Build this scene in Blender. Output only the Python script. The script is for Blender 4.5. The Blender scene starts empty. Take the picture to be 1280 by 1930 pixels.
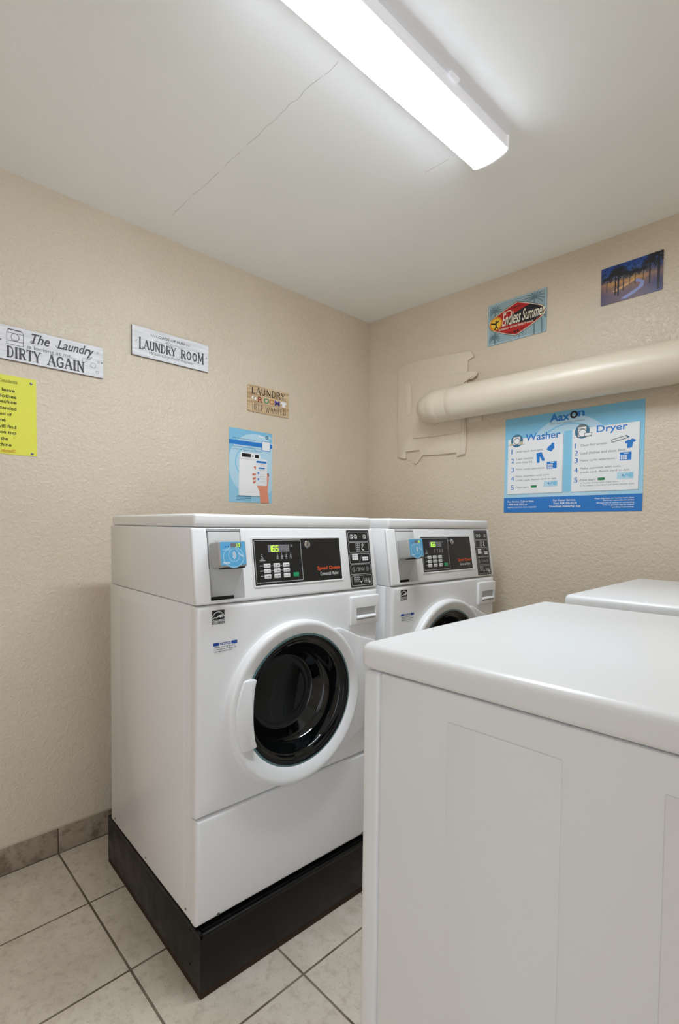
import bpy, bmesh, math, random
from mathutils import Vector, Matrix
S = bpy.context.scene
COL = S.collection
PI = math.pi
random.seed(7)

# ---------------------------------------------------------------- camera
YAW, PITCH, ROLL, FPX, SY = 0.8024, -0.0331, 0.0100, 950.02, 57.258
_s, _c = math.sin(YAW), math.cos(YAW)
F0, R0, U0 = Vector((-_s, _c, 0)), Vector((_c, _s, 0)), Vector((0, 0, 1))
FW = F0 * math.cos(PITCH) + U0 * math.sin(PITCH)
UP = -F0 * math.sin(PITCH) + U0 * math.cos(PITCH)
RX = R0 * math.cos(ROLL) + UP * math.sin(ROLL)
UX = -R0 * math.sin(ROLL) + UP * math.cos(ROLL)
cam = bpy.data.cameras.new('camera')
cam_ob = bpy.data.objects.new('camera', cam)
COL.objects.link(cam_ob)
m3 = Matrix((RX, UX, -FW)).transposed()
cam_ob.matrix_world = Matrix.Translation((2.10604, -2.26651, 1.26410)) @ m3.to_4x4()
cam.sensor_fit = 'VERTICAL'
cam.sensor_height = 36.0
cam.sensor_width = 24.0
cam.lens = FPX / 1930 * 36.0
cam.shift_y = SY / 1930
cam.clip_start = 0.02
S.camera = cam_ob

# ---------------------------------------------------------------- world, light levels, exposure
LAMP_STRENGTH = 27.0
WORLD_STRENGTH = 1.28
world = bpy.data.worlds.new('outdoor_daylight')
S.world = world
world.use_nodes = True
world.node_tree.nodes['Background'].inputs[0].default_value = (0.85, 0.93, 1.08, 1)
world.node_tree.nodes['Background'].inputs[1].default_value = WORLD_STRENGTH
S.view_settings.view_transform = 'Standard'
S.view_settings.look = 'None'
S.view_settings.exposure = 1.10
S.view_settings.gamma = 1.0
S.view_settings.use_curve_mapping = False
S.cycles.max_bounces = 10
S.cycles.diffuse_bounces = 6
S.cycles.glossy_bounces = 5
S.cycles.sample_clamp_indirect = 8
S.cycles.caustics_reflective = False
S.cycles.caustics_refractive = False


def srgb(r, g, b):
    f = lambda c: c / 12.92 if c <= 0.04045 else ((c + 0.055) / 1.055) ** 2.4
    return (f(r / 255), f(g / 255), f(b / 255), 1)


# ---------------------------------------------------------------- materials
MATS = {}


def mat(name, col, rough=0.5, spec=0.5, metal=0.0, emit=None, estr=0.0, coat=0.0, trans=0.0, ior=None):
    if name in MATS:
        return MATS[name]
    m = bpy.data.materials.new(name)
    m.use_nodes = True
    b = m.node_tree.nodes['Principled BSDF']
    b.inputs['Base Color'].default_value = col if len(col) == 4 else (*col, 1)
    b.inputs['Roughness'].default_value = rough
    b.inputs['Specular IOR Level'].default_value = spec
    b.inputs['Metallic'].default_value = metal
    b.inputs['Coat Weight'].default_value = coat
    b.inputs['Transmission Weight'].default_value = trans
    if ior:
        b.inputs['IOR'].default_value = ior
    if emit:
        b.inputs['Emission Color'].default_value = emit
        b.inputs['Emission Strength'].default_value = estr
    MATS[name] = m
    return m


def N(m, t, **kw):
    n = m.node_tree.nodes.new(t)
    for k, v in kw.items():
        setattr(n, k, v)
    return n


def L(m, a, b):
    m.node_tree.links.new(a, b)


def math_node(m, op, a, b=None, c=None, clamp=False):
    n = N(m, 'ShaderNodeMath', operation=op, use_clamp=clamp)
    for i, v in enumerate((a, b, c)):
        if v is None:
            continue
        if isinstance(v, (int, float)):
            n.inputs[i].default_value = v
        else:
            L(m, v, n.inputs[i])
    return n.outputs[0]


def mix_col(m, fac, a, b, mode='MIX'):
    n = N(m, 'ShaderNodeMix', data_type='RGBA', blend_type=mode)
    for s, v in ((0, fac), (6, a), (7, b)):
        if isinstance(v, (int, float, tuple)):
            n.inputs[s].default_value = v
        else:
            L(m, v, n.inputs[s])
    return n.outputs[2]


def noise(m, vec, scale, detail=3, rough=0.5, dist=0.0):
    n = N(m, 'ShaderNodeTexNoise')
    n.inputs['Scale'].default_value = scale
    n.inputs['Detail'].default_value = detail
    n.inputs['Roughness'].default_value = rough
    n.inputs['Distortion'].default_value = dist
    L(m, vec, n.inputs['Vector'])
    return n.outputs['Fac']


def objco(m):
    return N(m, 'ShaderNodeTexCoord').outputs['Object']


def bump(m, h, strength, dist):
    b = N(m, 'ShaderNodeBump')
    b.inputs['Strength'].default_value = strength
    b.inputs['Distance'].default_value = dist
    L(m, h, b.inputs['Height'])
    L(m, b.outputs[0], m.node_tree.nodes['Principled BSDF'].inputs['Normal'])
    return b


def maprange(m, v, a, b, c=0.0, d=1.0, smooth=True):
    n = N(m, 'ShaderNodeMapRange')
    if smooth:
        n.interpolation_type = 'SMOOTHSTEP'
    L(m, v, n.inputs[0])
    for i, x in enumerate((a, b, c, d)):
        n.inputs[i + 1].default_value = x
    return n.outputs[0]


WALLC = srgb(209, 192, 171)


def wall_material():
    m = mat('textured_beige_wall_paint', WALLC, 0.38, 0.45)
    b = m.node_tree.nodes['Principled BSDF']
    co = objco(m)
    big = noise(m, co, 2.2, 2)
    col = mix_col(m, maprange(m, big, .3, .7), srgb(211, 197, 176), srgb(216, 202, 182))
    L(m, col, b.inputs['Base Color'])
    n1 = noise(m, co, 62, 3, .55, .5)
    n2 = noise(m, co, 130, 2, .5)
    plate = maprange(m, n1, .36, .70)
    h = math_node(m, 'ADD', math_node(m, 'MULTIPLY', plate, .8), math_node(m, 'MULTIPLY', n2, .35))
    bump(m, h, .48, .0035)
    return m


def ceiling_material():
    m = mat('painted_ceiling', srgb(208, 208, 203), 0.6, 0.3)
    b = m.node_tree.nodes['Principled BSDF']
    co = objco(m)
    sp = N(m, 'ShaderNodeSeparateXYZ')
    L(m, co, sp.inputs[0])
    X, Y = sp.outputs[0], sp.outputs[1]
    big = noise(m, co, 1.6, 3)
    col = mix_col(m, maprange(m, big, .3, .7), srgb(238, 239, 236), srgb(242, 243, 240))

    def band(v, lo, hi, soft):
        a = maprange(m, v, lo - soft, lo + soft)
        c = maprange(m, v, hi - soft, hi + soft, 1, 0)
        return math_node(m, 'MULTIPLY', a, c)
    # ghost of an older, wider fixture beside the lamp: a slightly cooler repaint
    g = math_node(m, 'MULTIPLY', band(X, 1.03, 1.4, .012), band(Y, -2.1, -.83, .02))
    col = mix_col(m, math_node(m, 'MULTIPLY', g, .7), col, srgb(240, 241, 244))
    # hairline crack in the plaster, broken into dashes
    wob = math_node(m, 'MULTIPLY', math_node(m, 'SUBTRACT', noise(m, co, 14, 4), .5), .022)
    yy = math_node(m, 'ABSOLUTE', math_node(m, 'ADD', math_node(m, 'ADD', Y, 1.338), wob))
    ck = maprange(m, yy, .0004, .0018, 1, 0)
    ck = math_node(m, 'MULTIPLY', ck, band(X, .15, 1.12, .005))
    ck = math_node(m, 'MULTIPLY', ck, maprange(m, noise(m, co, 22, 3), .36, .5))
    y2 = math_node(m, 'ABSOLUTE', math_node(m, 'ADD', math_node(m, 'ADD', Y, .836), math_node(m, 'MULTIPLY', wob, .3)))
    c2 = math_node(m, 'MULTIPLY', maprange(m, y2, .0007, .002, 1, 0), band(X, 1.03, 1.15, .004))
    c2 = math_node(m, 'MULTIPLY', c2, maprange(m, noise(m, co, 60, 3), .4, .5))
    allc = math_node(m, 'MAXIMUM', ck, c2)
    col = mix_col(m, math_node(m, 'MULTIPLY', allc, .38), col, srgb(110, 110, 105))
    L(m, col, b.inputs['Base Color'])
    h = math_node(m, 'ADD', noise(m, co, 70, 3), math_node(m, 'MULTIPLY', noise(m, co, 9, 3), .6))
    bump(m, h, .22, .002)
    return m


TILE, TX, TY = 0.3474, 0.0100, -1.7195


def tile_material(name, grid=True):
    m = mat(name, srgb(176, 160, 140), 0.42, 0.45)
    b = m.node_tree.nodes['Principled BSDF']
    co = objco(m)
    n1 = noise(m, co, 6, 5, .6)
    n2 = noise(m, co, 34, 6, .68)
    n3 = noise(m, co, 150, 3)
    col = mix_col(m, maprange(m, n1, .3, .7), srgb(206, 195, 178), srgb(222, 212, 196))
    col = mix_col(m, maprange(m, n2, .46, .70, 0, .42), col, srgb(160, 144, 124))
    col = mix_col(m, maprange(m, n3, .6, .72, 0, .35), col, srgb(138, 122, 103))
    if grid:
        mp = N(m, 'ShaderNodeMapping')
        mp.inputs['Location'].default_value = (-TX, -TY, 0)
        L(m, co, mp.inputs[0])
        br = N(m, 'ShaderNodeTexBrick')
        br.offset = 0.0
        br.squash = 1.0
        for k, v in (('Scale', 1.0), ('Mortar Size', .0034), ('Mortar Smooth', .15), ('Brick Width', TILE), ('Row Height', TILE), ('Bias', 0.0)):
            br.inputs[k].default_value = v
        br.inputs['Color1'].default_value = (.93, .93, .93, 1)
        br.inputs['Color2'].default_value = (1.04, 1.04, 1.04, 1)
        L(m, mp.outputs[0], br.inputs['Vector'])
        col = mix_col(m, 1.0, col, br.outputs['Color'], 'MULTIPLY')
        gr = mix_col(m, maprange(m, noise(m, co, 9, 3), .4, .65), srgb(96, 84, 70), srgb(128, 116, 100))
        col = mix_col(m, br.outputs['Fac'], col, gr)
        h = math_node(m, 'SUBTRACT', math_node(m, 'MULTIPLY', n2, .25), br.outputs['Fac'])
        bump(m, h, .5, .002)
        L(m, math_node(m, 'ADD', math_node(m, 'MULTIPLY', br.outputs['Fac'], .35), math_node(m, 'ADD', math_node(m, 'MULTIPLY', n2, .2), .3)), b.inputs['Roughness'])
    else:
        col = mix_col(m, .80, col, srgb(142, 124, 105))
        col = mix_col(m, maprange(m, noise(m, co, 17, 6, .75), .45, .68, 0, .75), col, srgb(98, 82, 66))
        bump(m, n2, .25, .001)
    L(m, col, b.inputs['Base Color'])
    return m


def black_steel():
    m = mat('black_painted_steel', srgb(13, 12, 11), 0.36, 0.32)
    b = m.node_tree.nodes['Principled BSDF']
    co = objco(m)
    n = noise(m, co, 18, 5, .7)
    L(m, mix_col(m, maprange(m, n, .5, .75), srgb(12, 11, 10), srgb(21, 19, 16)), b.inputs['Base Color'])
    L(m, maprange(m, n,   .3, .8, .32, .5), b.inputs['Roughness'])
    return m


def enamel(name, c, rough=.24):
    m = mat(name, c, rough, 0.5)
    b = m.node_tree.nodes['Principled BSDF']
    co = objco(m)
    bump(m, noise(m, co, 320, 2), .035, .0004)
    return m


def plank_white():
    m = mat('whitewashed_board', srgb(226, 226, 228), 0.6, .3)
    b = m.node_tree.nodes['Principled BSDF']
    co = objco(m)
    mp = N(m, 'ShaderNodeMapping')
    mp.inputs['Scale'].default_value = (8, 8, 90)
    L(m, co, mp.inputs[0])
    n = noise(m, mp.outputs[0], 1.0, 4)
    L(m, mix_col(m, maprange(m, n, .4, .7), srgb(230, 230, 232), srgb(212, 212, 216)), b.inputs['Base Color'])
    return m


def plank_wood():
    m = mat('printed_pale_planks', srgb(205, 178, 140), 0.5, .35)
    b = m.node_tree.nodes['Principled BSDF']
    co = objco(m)
    mp = N(m, 'ShaderNodeMapping')
    mp.inputs['Scale'].default_value = (6, 6, 70)
    L(m, co, mp.inputs[0])
    n = noise(m, mp.outputs[0], 1.5, 5, .6)
    L(m, mix_col(m, maprange(m, n, .35, .7), srgb(216, 192, 156), srgb(178, 146, 108)), b.inputs['Base Color'])
    return m


def palm_sunset():
    m = mat('evening_palm_print', (0.1, 0.1, 0.2), 0.3, .5)
    b = m.node_tree.nodes['Principled BSDF']
    co = N(m, 'ShaderNodeTexCoord').outputs['Object']
    sp = N(m, 'ShaderNodeSeparateXYZ')
    L(m, co, sp.inputs[0])
    U = maprange(m, sp.outputs[0], 1.313, 1.538, smooth=False)
    V = maprange(m, sp.outputs[2], 2.196, 2.350, smooth=False)
    vn = math_node(m, 'ADD', V, math_node(m, 'MULTIPLY', math_node(m, 'SUBTRACT', noise(m, co, 30, 4), .5), .22))
    cr = N(m, 'ShaderNodeValToRGB')
    e = cr.color_ramp.elements
    e[0].position, e[0].color = 0.0, srgb(105, 85, 100)
    e[1].position, e[1].color = 1.0, srgb(22, 62, 140)
    for p, c in ((.25, (112, 92, 108)), (.42, (150, 112, 92)), (.52, (200, 150, 90)), (.60, (128, 112, 110)), (.72, (52, 84, 140)), (.86, (30, 76, 160))):
        x = e.new(p)
        x.color = srgb(*c)
    L(m, vn, cr.inputs[0])
    side = math_node(m, 'ABSOLUTE', math_node(m, 'SUBTRACT', U, .42))
    cool = math_node(m, 'MULTIPLY', maprange(m, side, .18, .55), maprange(m, V, .2, .45, .9, .55))
    col = mix_col(m, cool, cr.outputs[0], srgb(62, 66, 118))
    leaf = math_node(m, 'MULTIPLY', maprange(m, noise(m, co, 70, 4, .6), .5, .6), maprange(m, V, .5, .62, 0, .75))
    col = mix_col(m, leaf, col, srgb(24, 28, 34))
    L(m, col, b.inputs['Base Color'])
    return m


def poster_blue(name, lo, hi, z0, z1):
    m = mat(name, hi, 0.35, .45)
    b = m.node_tree.nodes['Principled BSDF']
    co = objco(m)
    sp = N(m, 'ShaderNodeSeparateXYZ')
    L(m, co, sp.inputs[0])
    L(m, mix_col(m, maprange(m, sp.outputs[2], z0, z1), lo, hi), b.inputs['Base Color'])
    return m


WALL = wall_material()
CEIL = ceiling_material()
FLOORM = tile_material('beige_stone_floor_tile')
BASEM = tile_material('brown_stone_baseboard_tile', False)
GROUT = mat('dark_grout', srgb(92, 80, 66), .8, .2)
CAULK = mat('wall_caulk', srgb(196, 184, 166), .6, .3)
ENAMEL = enamel('white_enamel', srgb(232, 232, 232))
ENAMEL2 = enamel('white_enamel_dryer', srgb(228, 229, 229), .28)
PLASTIC = mat('white_plastic', srgb(233, 233, 233), .33, .5)
BLACKST = black_steel()
DIRT = mat('brown_floor_sealant', srgb(50, 34, 20), .7, .3)
INK = mat('black_ink', srgb(30, 30, 31), .5, .35)
GREYINK = mat('charcoal_ink', srgb(78, 78, 82), .6, .3)
SOFTINK = mat('grey_ink', srgb(120, 122, 128), .6, .3)
PALEINK = mat('pale_grey_ink', srgb(176, 178, 180), .6, .3)
PANELBLK = mat('black_panel_overlay', srgb(26, 27, 28), .3, .5)
SILVER = mat('silver_ink', srgb(178, 180, 180), .4, .5)
WHITEINK = mat('white_ink', srgb(238, 238, 238), .45, .4)
ORANGE = mat('orange_ink', srgb(232, 92, 40), .45, .4)
GREENB = mat('green_button', srgb(28, 150, 98), .35, .5)
KEYW = mat('keypad_white', srgb(222, 222, 220), .4, .5)
LCDBACK = mat('display_window_grey', srgb(112, 112, 116), .25, .5)
LCDOFF = mat('unlit_segment', srgb(140, 140, 144), .3, .5)
LED = mat('lit_green_segment', srgb(150, 220, 30), .4, .3, emit=srgb(160, 245, 40), estr=1.2)
CHROME = mat('chrome', srgb(205, 205, 205), .18, .5, metal=1.0)
STEEL = mat('screw_steel', srgb(120, 120, 118), .35, .5, metal=.9)
GLASSBLK = mat('dark_door_glass', srgb(6, 8, 9), .03, .5)
GLASSEDGE = mat('teal_glass_edge', srgb(92, 128, 132), .08, .6)
RUBBER = mat('dark_grey_rubber', srgb(40, 40, 42), .38, .5)
READERG = mat('reader_grey_plastic', srgb(168, 167, 164), .4, .4)
COING = mat('coin_plate_grey', srgb(200, 201, 199), .35, .5)
RECESS_SHADE = mat('painted_recess_shade_grey', srgb(186, 187, 188), .4, .4)  # grey put into the drawer pull in place of the shade inside it
DARKGAP = mat('dark_slot', srgb(22, 22, 22), .6, .3)
STICKB = mat('blue_sticker', srgb(92, 168, 212), .3, .45)
STICKL = mat('light_blue_sticker', srgb(146, 200, 226), .3, .45)
NOTICEB = mat('notice_blue', srgb(28, 66, 150), .45, .4)
PAPER = mat('white_paper', srgb(232, 233, 234), .5, .35)
YELLOW = mat('yellow_paper', srgb(226, 226, 84), .5, .3)
DKTXT = mat('dark_green_black_ink', srgb(52, 52, 28), .5, .3)
REDINK = mat('red_ink', srgb(196, 60, 36), .5, .3)
AXBLUE = mat('strong_blue_ink', srgb(40, 122, 200), .38, .4)
AXBAND = mat('footer_blue_ink', srgb(44, 120, 196), .38, .4)
AXPALE = mat('pale_blue_ink', srgb(182, 215, 232), .38, .4)
AXMID = mat('mid_blue_ink', srgb(135, 196, 226), .38, .4)
TEAL = mat('teal_ink', srgb(58, 116, 146), .4, .4)
GREENT = mat('green_ink', srgb(40, 128, 78), .4, .4)
SHADOWG = mat('panel_outline_grey', srgb(150, 172, 186), .4, .4)
SKIN = mat('salmon_ink', srgb(226, 146, 118), .4, .4)
SKIN2 = mat('dark_salmon_ink', srgb(196, 104, 84), .4, .4)
MAROON = mat('maroon_ink', srgb(112, 40, 40), .4, .4)
SUNY = mat('sun_yellow_ink', srgb(238, 196, 60), .35, .4)
SUNO = mat('sun_orange_ink', srgb(226, 140, 40), .35, .4)
CREAM = mat('cream_ink', srgb(232, 226, 204), .4, .4)
SIGNRED = mat('sign_red_ink', srgb(182, 34, 30), .3, .45)
SIGNBG = mat('faded_blue_tin', srgb(150, 174, 180), .28, .5)
SIGNPALM = mat('slate_ink', srgb(98, 122, 132), .28, .5)
PALMDK = mat('near_black_ink', srgb(20, 20, 28), .3, .5)
PATHB = mat('path_lavender_ink', srgb(140, 150, 205), .3, .5)
PATHO = mat('path_orange_ink', srgb(214, 168, 116), .3, .5)
C_RED = mat('letter_red', srgb(138, 52, 48), .5, .35)
C_GRN = mat('letter_green', srgb(70, 142, 112), .5, .35)
C_ORG = mat('letter_ochre', srgb(192, 116, 48), .5, .35)
C_PUR = mat('letter_purple', srgb(92, 80, 158), .5, .35)
WHITEB = plank_white()
WOODB = plank_wood()
BOARDEDGE = mat('board_edge_dark', srgb(78, 74, 70), .7, .3)
PIPEM = mat('beige_painted_pipe', srgb(215, 203, 183), .36, .45)
PATCHM = mat('beige_painted_sheet', srgb(220, 207, 187), .45, .4)
LAMPW = mat('lamp_housing_added_glow', srgb(226, 226, 230), .35, .5, emit=(.93, .94, 1, 1), estr=.13)  # faint glow added to brighten the lamp's housing, caps and clips
LAMPE = mat('lit_diffuser', (1, 1, 1), .5, .2, emit=(0.885, 0.965, 1.055, 1), estr=LAMP_STRENGTH)
TRIMM = mat('white_trim_paint', srgb(222, 220, 214), .4, .4)


# ---------------------------------------------------------------- mesh builder
class Fr:
    """A flat frame: origin, right, up, outward normal."""
    def __init__(s, o, u, v, n):
        s.o, s.u, s.v, s.n = Vector(o), Vector(u), Vector(v), Vector(n)

    def p(s, a, b, h=0.0):
        return s.o + s.u * a + s.v * b + s.n * h

    def M(s):
        m = Matrix((s.u, s.v, s.n)).transposed().to_4x4()
        m.translation = s.o
        return m

    def sub(s, a, b, w=1.0, h=1.0):
        return Fr2(s, a, b, w, h)


class Fr2(Fr):
    """A scaled window in a frame: unit square coordinates."""
    def __init__(s, f, a, b, w, h):
        s.o = f.p(a, b)
        s.u, s.v, s.n = f.u * w, f.v * h, f.n


_TXT = {}


def text_geo(txt, bold=0.0, shear=0.0):
    k = (txt, bold, shear)
    if k in _TXT:
        return _TXT[k]
    c = bpy.data.curves.new('t', 'FONT')
    c.body = txt
    c.offset = bold
    c.shear = shear
    c.resolution_u = 3
    c.fill_mode = 'FRONT'
    o = bpy.data.objects.new('t', c)
    COL.objects.link(o)
    dg = bpy.context.evaluated_depsgraph_get()
    me = o.evaluated_get(dg).to_mesh()
    vs = [v.co.copy() for v in me.vertices]
    fs = [tuple(p.vertices) for p in me.polygons]
    o.evaluated_get(dg).to_mesh_clear()
    bpy.data.objects.remove(o)
    bpy.data.curves.remove(c)
    x0, x1 = min(v.x for v in vs), max(v.x for v in vs)
    y0, y1 = min(v.y for v in vs), max(v.y for v in vs)
    _TXT[k] = (vs, fs, x0, x1, y0, y1)
    return _TXT[k]


STEP = 0.00035


class MB:
    def __init__(s):
        s.bm = bmesh.new()
        s.mats = []
        s.cnt = 0

    def mi(s, m):
        if m not in s.mats:
            s.mats.append(m)
        return s.mats.index(m)

    def merge(s, bm, m, M=None):
        i = s.mi(m)
        vm = {}
        for v in bm.verts:
            vm[v] = s.bm.verts.new(M @ v.co if M else v.co)
        for f in bm.faces:
            try:
                g = s.bm.faces.new([vm[v] for v in f.verts])
                g.material_index = i
            except ValueError:
                pass
        bm.free()

    def box(s, lo, hi, m, bev=0.0, seg=2, M=None, edges=None):
        bm = bmesh.new()
        vs = [bm.verts.new((x, y, z)) for x in (lo[0], hi[0]) for y in (lo[1], hi[1]) for z in (lo[2], hi[2])]
        for q in ((0, 1, 3, 2), (4, 6, 7, 5), (0, 4, 5, 1), (2, 3, 7, 6), (0, 2, 6, 4), (1, 5, 7, 3)):
            bm.faces.new([vs[k] for k in q])
        if bev > 0:
            es = [e for e in bm.edges if edges is None or edges(e.verts[0].co, e.verts[1].co)]
            bmesh.ops.bevel(bm, geom=es, offset=bev, segments=seg, profile=.5, affect='EDGES', clamp_overlap=True)
        s.merge(bm, m, M)

    def prism(s, pts, vec, m, bev=0.0, seg=2, M=None):
        bm = bmesh.new()
        vec = Vector(vec)
        a = [bm.verts.new(Vector(p)) for p in pts]
        b = [bm.verts.new(Vector(p) + vec) for p in pts]
        n = len(pts)
        bm.faces.new(a[::-1])
        bm.faces.new(b)
        for k in range(n):
            bm.faces.new((a[k], a[(k + 1) % n], b[(k + 1) % n], b[k]))
        bmesh.ops.recalc_face_normals(bm, faces=bm.faces)
        if bev > 0:
            bmesh.ops.bevel(bm, geom=list(bm.edges), offset=bev, segments=seg, profile=.5, affect='EDGES', clamp_overlap=True)
        s.merge(bm, m, M)

    def loft(s, loops, m, close=True, cap0=False, cap1=False):
        i = s.mi(m)
        rings = [[s.bm.verts.new(Vector(p)) for p in lp] for lp in loops]
        n = len(rings[0])
        for a, b in zip(rings, rings[1:]):
            for k in range(n if close else n - 1):
                q = (k + 1) % n
                f = s.bm.faces.new((a[k], a[q], b[q], b[k]))
                f.material_index = i
        if cap0:
            s.bm.faces.new(rings[0][::-1]).material_index = i
        if cap1:
            s.bm.faces.new(rings[-1]).material_index = i

    def tube(s, path, r, m, n=24, caps=True):
        path = [Vector(p) for p in path]
        loops = []
        ref = Vector((0, 0, 1))
        for k, p in enumerate(path):
            d = (path[min(k + 1, len(path) - 1)] - path[max(k - 1, 0)]).normalized()
            a = d.cross(ref)
            if a.length < 1e-4:
                a = d.cross(Vector((0, 1, 0)))
            a.normalize()
            b = d.cross(a)
            rr = r[k] if isinstance(r, (list, tuple)) else r
            loops.append([p + a * rr * math.cos(2 * PI * j / n) + b * rr * math.sin(2 * PI * j / n) for j in range(n)])
        s.loft(loops, m, cap0=caps, cap1=caps)

    # flat printing on a frame
    def poly(s, f, pts, m, lay=1):
        i = s.mi(m)
        bm = bmesh.new()
        s.cnt += 1
        vs = [bm.verts.new(f.p(a, b, lay * STEP + (s.cnt % 40) * 7e-6)) for a, b in pts]
        fc = bm.faces.new(vs)
        fc.normal_update()
        if fc.normal.dot(f.n) < 0:
            fc.normal_flip()
        bmesh.ops.triangulate(bm, faces=[fc])
        s.merge(bm, m)

    def rect(s, f, a0, b0, a1, b1, m, lay=1):
        s.poly(f, ((a0, b0), (a1, b0), (a1, b1), (a0, b1)), m, lay)

    def rrect_pts(s, a0, b0, a1, b1, r, ry=None, n=4):
        ry = ry or r
        out = []
        for cx, cy, t0 in ((a1 - r, b0 + ry, -90), (a1 - r, b1 - ry, 0), (a0 + r, b1 - ry, 90), (a0 + r, b0 + ry, 180)):
            for k in range(n + 1):
                t = math.radians(t0 + 90 * k / n)
                out.append((cx + r * math.cos(t), cy + ry * math.sin(t)))
        return out

    def rrect(s, f, a0, b0, a1, b1, r, m, lay=1):
        s.poly(f, s.rrect_pts(a0, b0, a1, b1, r), m, lay)

    def line(s, f, pts, w, m, lay=1, closed=False, aspect=1.0):
        """mitred polyline of width w; aspect = height/width of the unit window."""
        P = [Vector((x, y * aspect)) for x, y in pts]
        P = [p for k, p in enumerate(P) if k == 0 or (p - P[k - 1]).length > 1e-7]
        if closed and (P[0] - P[-1]).length < 1e-7:
            P.pop()
        n = len(P)
        if n < 2:
            return
        lf, rt = [], []
        for k in range(n):
            a = P[k] - P[k - 1] if (k > 0 or closed) else None
            c = P[(k + 1) % n] - P[k] if (k < n - 1 or closed) else None
            da = a.normalized() if a else c.normalized()
            dc = c.normalized() if c else da
            na, nc = Vector((-da.y, da.x)), Vector((-dc.y, dc.x))
            mv = na + nc
            mv = mv.normalized() if mv.length > 1e-4 else na
            mv = mv * (w / 2 / max(mv.dot(na), .5))
            ext = Vector((0, 0))
            if not a:
                ext = dc * (-w * .4)
            if not c:
                ext = da * (w * .4)
            lf.append(P[k] + ext + mv)
            rt.append(P[k] + ext - mv)
        s.cnt += 1
        h = lay * STEP + (s.cnt % 40) * 7e-6
        i = s.mi(m)
        vl = [s.bm.verts.new(f.p(p.x, p.y / aspect, h)) for p in lf]
        vr = [s.bm.verts.new(f.p(p.x, p.y / aspect, h)) for p in rt]
        for k in range(n if closed else n - 1):
            q = (k + 1) % n
            g = s.bm.faces.new((vl[k], vr[k], vr[q], vl[q]))
            g.normal_update()
            if g.normal.dot(f.n) < 0:
                g.normal_flip()
            g.material_index = i

    def ell(s, cx, cy, rx, ry, t0=0, t1=360, n=28):
        return [(cx + rx * math.cos(math.radians(t0 + (t1 - t0) * k / n)), cy + ry * math.sin(math.radians(t0 + (t1 - t0) * k / n))) for k in range(n + (0 if abs(t1 - t0) >= 360 else 1))]

    def disc(s, f, cx, cy, rx, ry, m, lay=1, n=28):
        s.poly(f, s.ell(cx, cy, rx, ry, n=n), m, lay)

    def ring(s, f, cx, cy, rx, ry, w, m, lay=1, aspect=1.0, t0=0, t1=360, n=28):
        s.line(f, s.ell(cx, cy, rx, ry, t0, t1, n), w, m, lay, closed=abs(t1 - t0) >= 360, aspect=aspect)

    def text(s, f, txt, a0, b0, a1, b1, m, lay=2, bold=0.0, shear=0.0, skew=0.0):
        vs, fs, x0, x1, y0, y1 = text_geo(txt, bold, shear)
        i = s.mi(m)
        w, h = max(x1 - x0, 1e-6), max(y1 - y0, 1e-6)
        nv = []
        for v in vs:
            tx, ty = (v.x - x0) / w, (v.y - y0) / h
            nv.append(s.bm.verts.new(f.p(a0 + (a1 - a0) * tx, b0 + (b1 - b0) * ty + skew * tx, lay * STEP)))
        for q in fs:
            try:
                g = s.bm.faces.new([nv[k] for k in q])
                g.material_index = i
            except ValueError:
                pass

    def build(s, name, parent=None, label=None, angle=38, recalc=False):
        if recalc:
            bmesh.ops.recalc_face_normals(s.bm, faces=s.bm.faces)
        me = bpy.data.meshes.new(name)
        s.bm.to_mesh(me)
        s.bm.free()
        for m in s.mats:
            me.materials.append(m)
        for p in me.polygons:
            p.use_smooth = True
        me.set_sharp_from_angle(angle=math.radians(angle))
        o = bpy.data.objects.new(name, me)
        COL.objects.link(o)
        if parent:
            o.parent = parent
        if label:
            o['label'] = label
        return o


def thing(name, label, cat, loc=(0, 0, 0), rot=(0, 0, 0), group=None):
    o = bpy.data.objects.new(name, None)
    o.empty_display_size = .1
    COL.objects.link(o)
    o.location = loc
    o.rotation_euler = rot
    tag(o, label, cat, group)
    return o


def tag(o, label, cat, group=None):
    o['label'] = label
    o['category'] = cat
    if group:
        o['group'] = group
    return o


def structure(o, label=None):
    o['kind'] = 'structure'
    if label:
        o['label'] = label
    return o


def cut(o, lo, hi, M=None):
    """remove a box from a mesh object."""
    b = MB()
    b.box(lo, hi, DARKGAP, M=M)
    c = b.build('cutter', o.parent if o.parent and o.parent.type == 'EMPTY' else None)
    bmesh_fix(c)
    c.data.materials.clear()
    md = o.modifiers.new('cut', 'BOOLEAN')
    md.object = c
    md.operation = 'DIFFERENCE'
    md.solver = 'EXACT'
    dg = bpy.context.evaluated_depsgraph_get()
    me = bpy.data.meshes.new_from_object(o.evaluated_get(dg))
    o.modifiers.clear()
    old = o.data
    o.data = me
    bpy.data.meshes.remove(old)
    cm = c.data
    bpy.data.objects.remove(c)
    bpy.data.meshes.remove(cm)
    for p in me.polygons:
        p.use_smooth = True
    me.set_sharp_from_angle(angle=math.radians(38))


def bmesh_fix(o):
    bm = bmesh.new()
    bm.from_mesh(o.data)
    bmesh.ops.recalc_face_normals(bm, faces=bm.faces)
    bm.to_mesh(o.data)
    bm.free()


def copy_thing(root, **kw):
    def rec(o, parent):
        c = o.copy()
        COL.objects.link(c)
        if parent:
            c.parent = parent
            c.matrix_parent_inverse = o.matrix_parent_inverse.copy()
        for ch in o.children:
            rec(ch, c)
        return c
    return rec(root, None)


# ---------------------------------------------------------------- the room
HC, HX, HYc = 2.4890, -0.0127, -0.0009
RA = 0.0136            # the back wall is not quite square to the left wall
XR, YR = 2.46, -3.45   # right wall, rear wall
cz = lambda x, y: HC + HX * x - HYc * y


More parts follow.
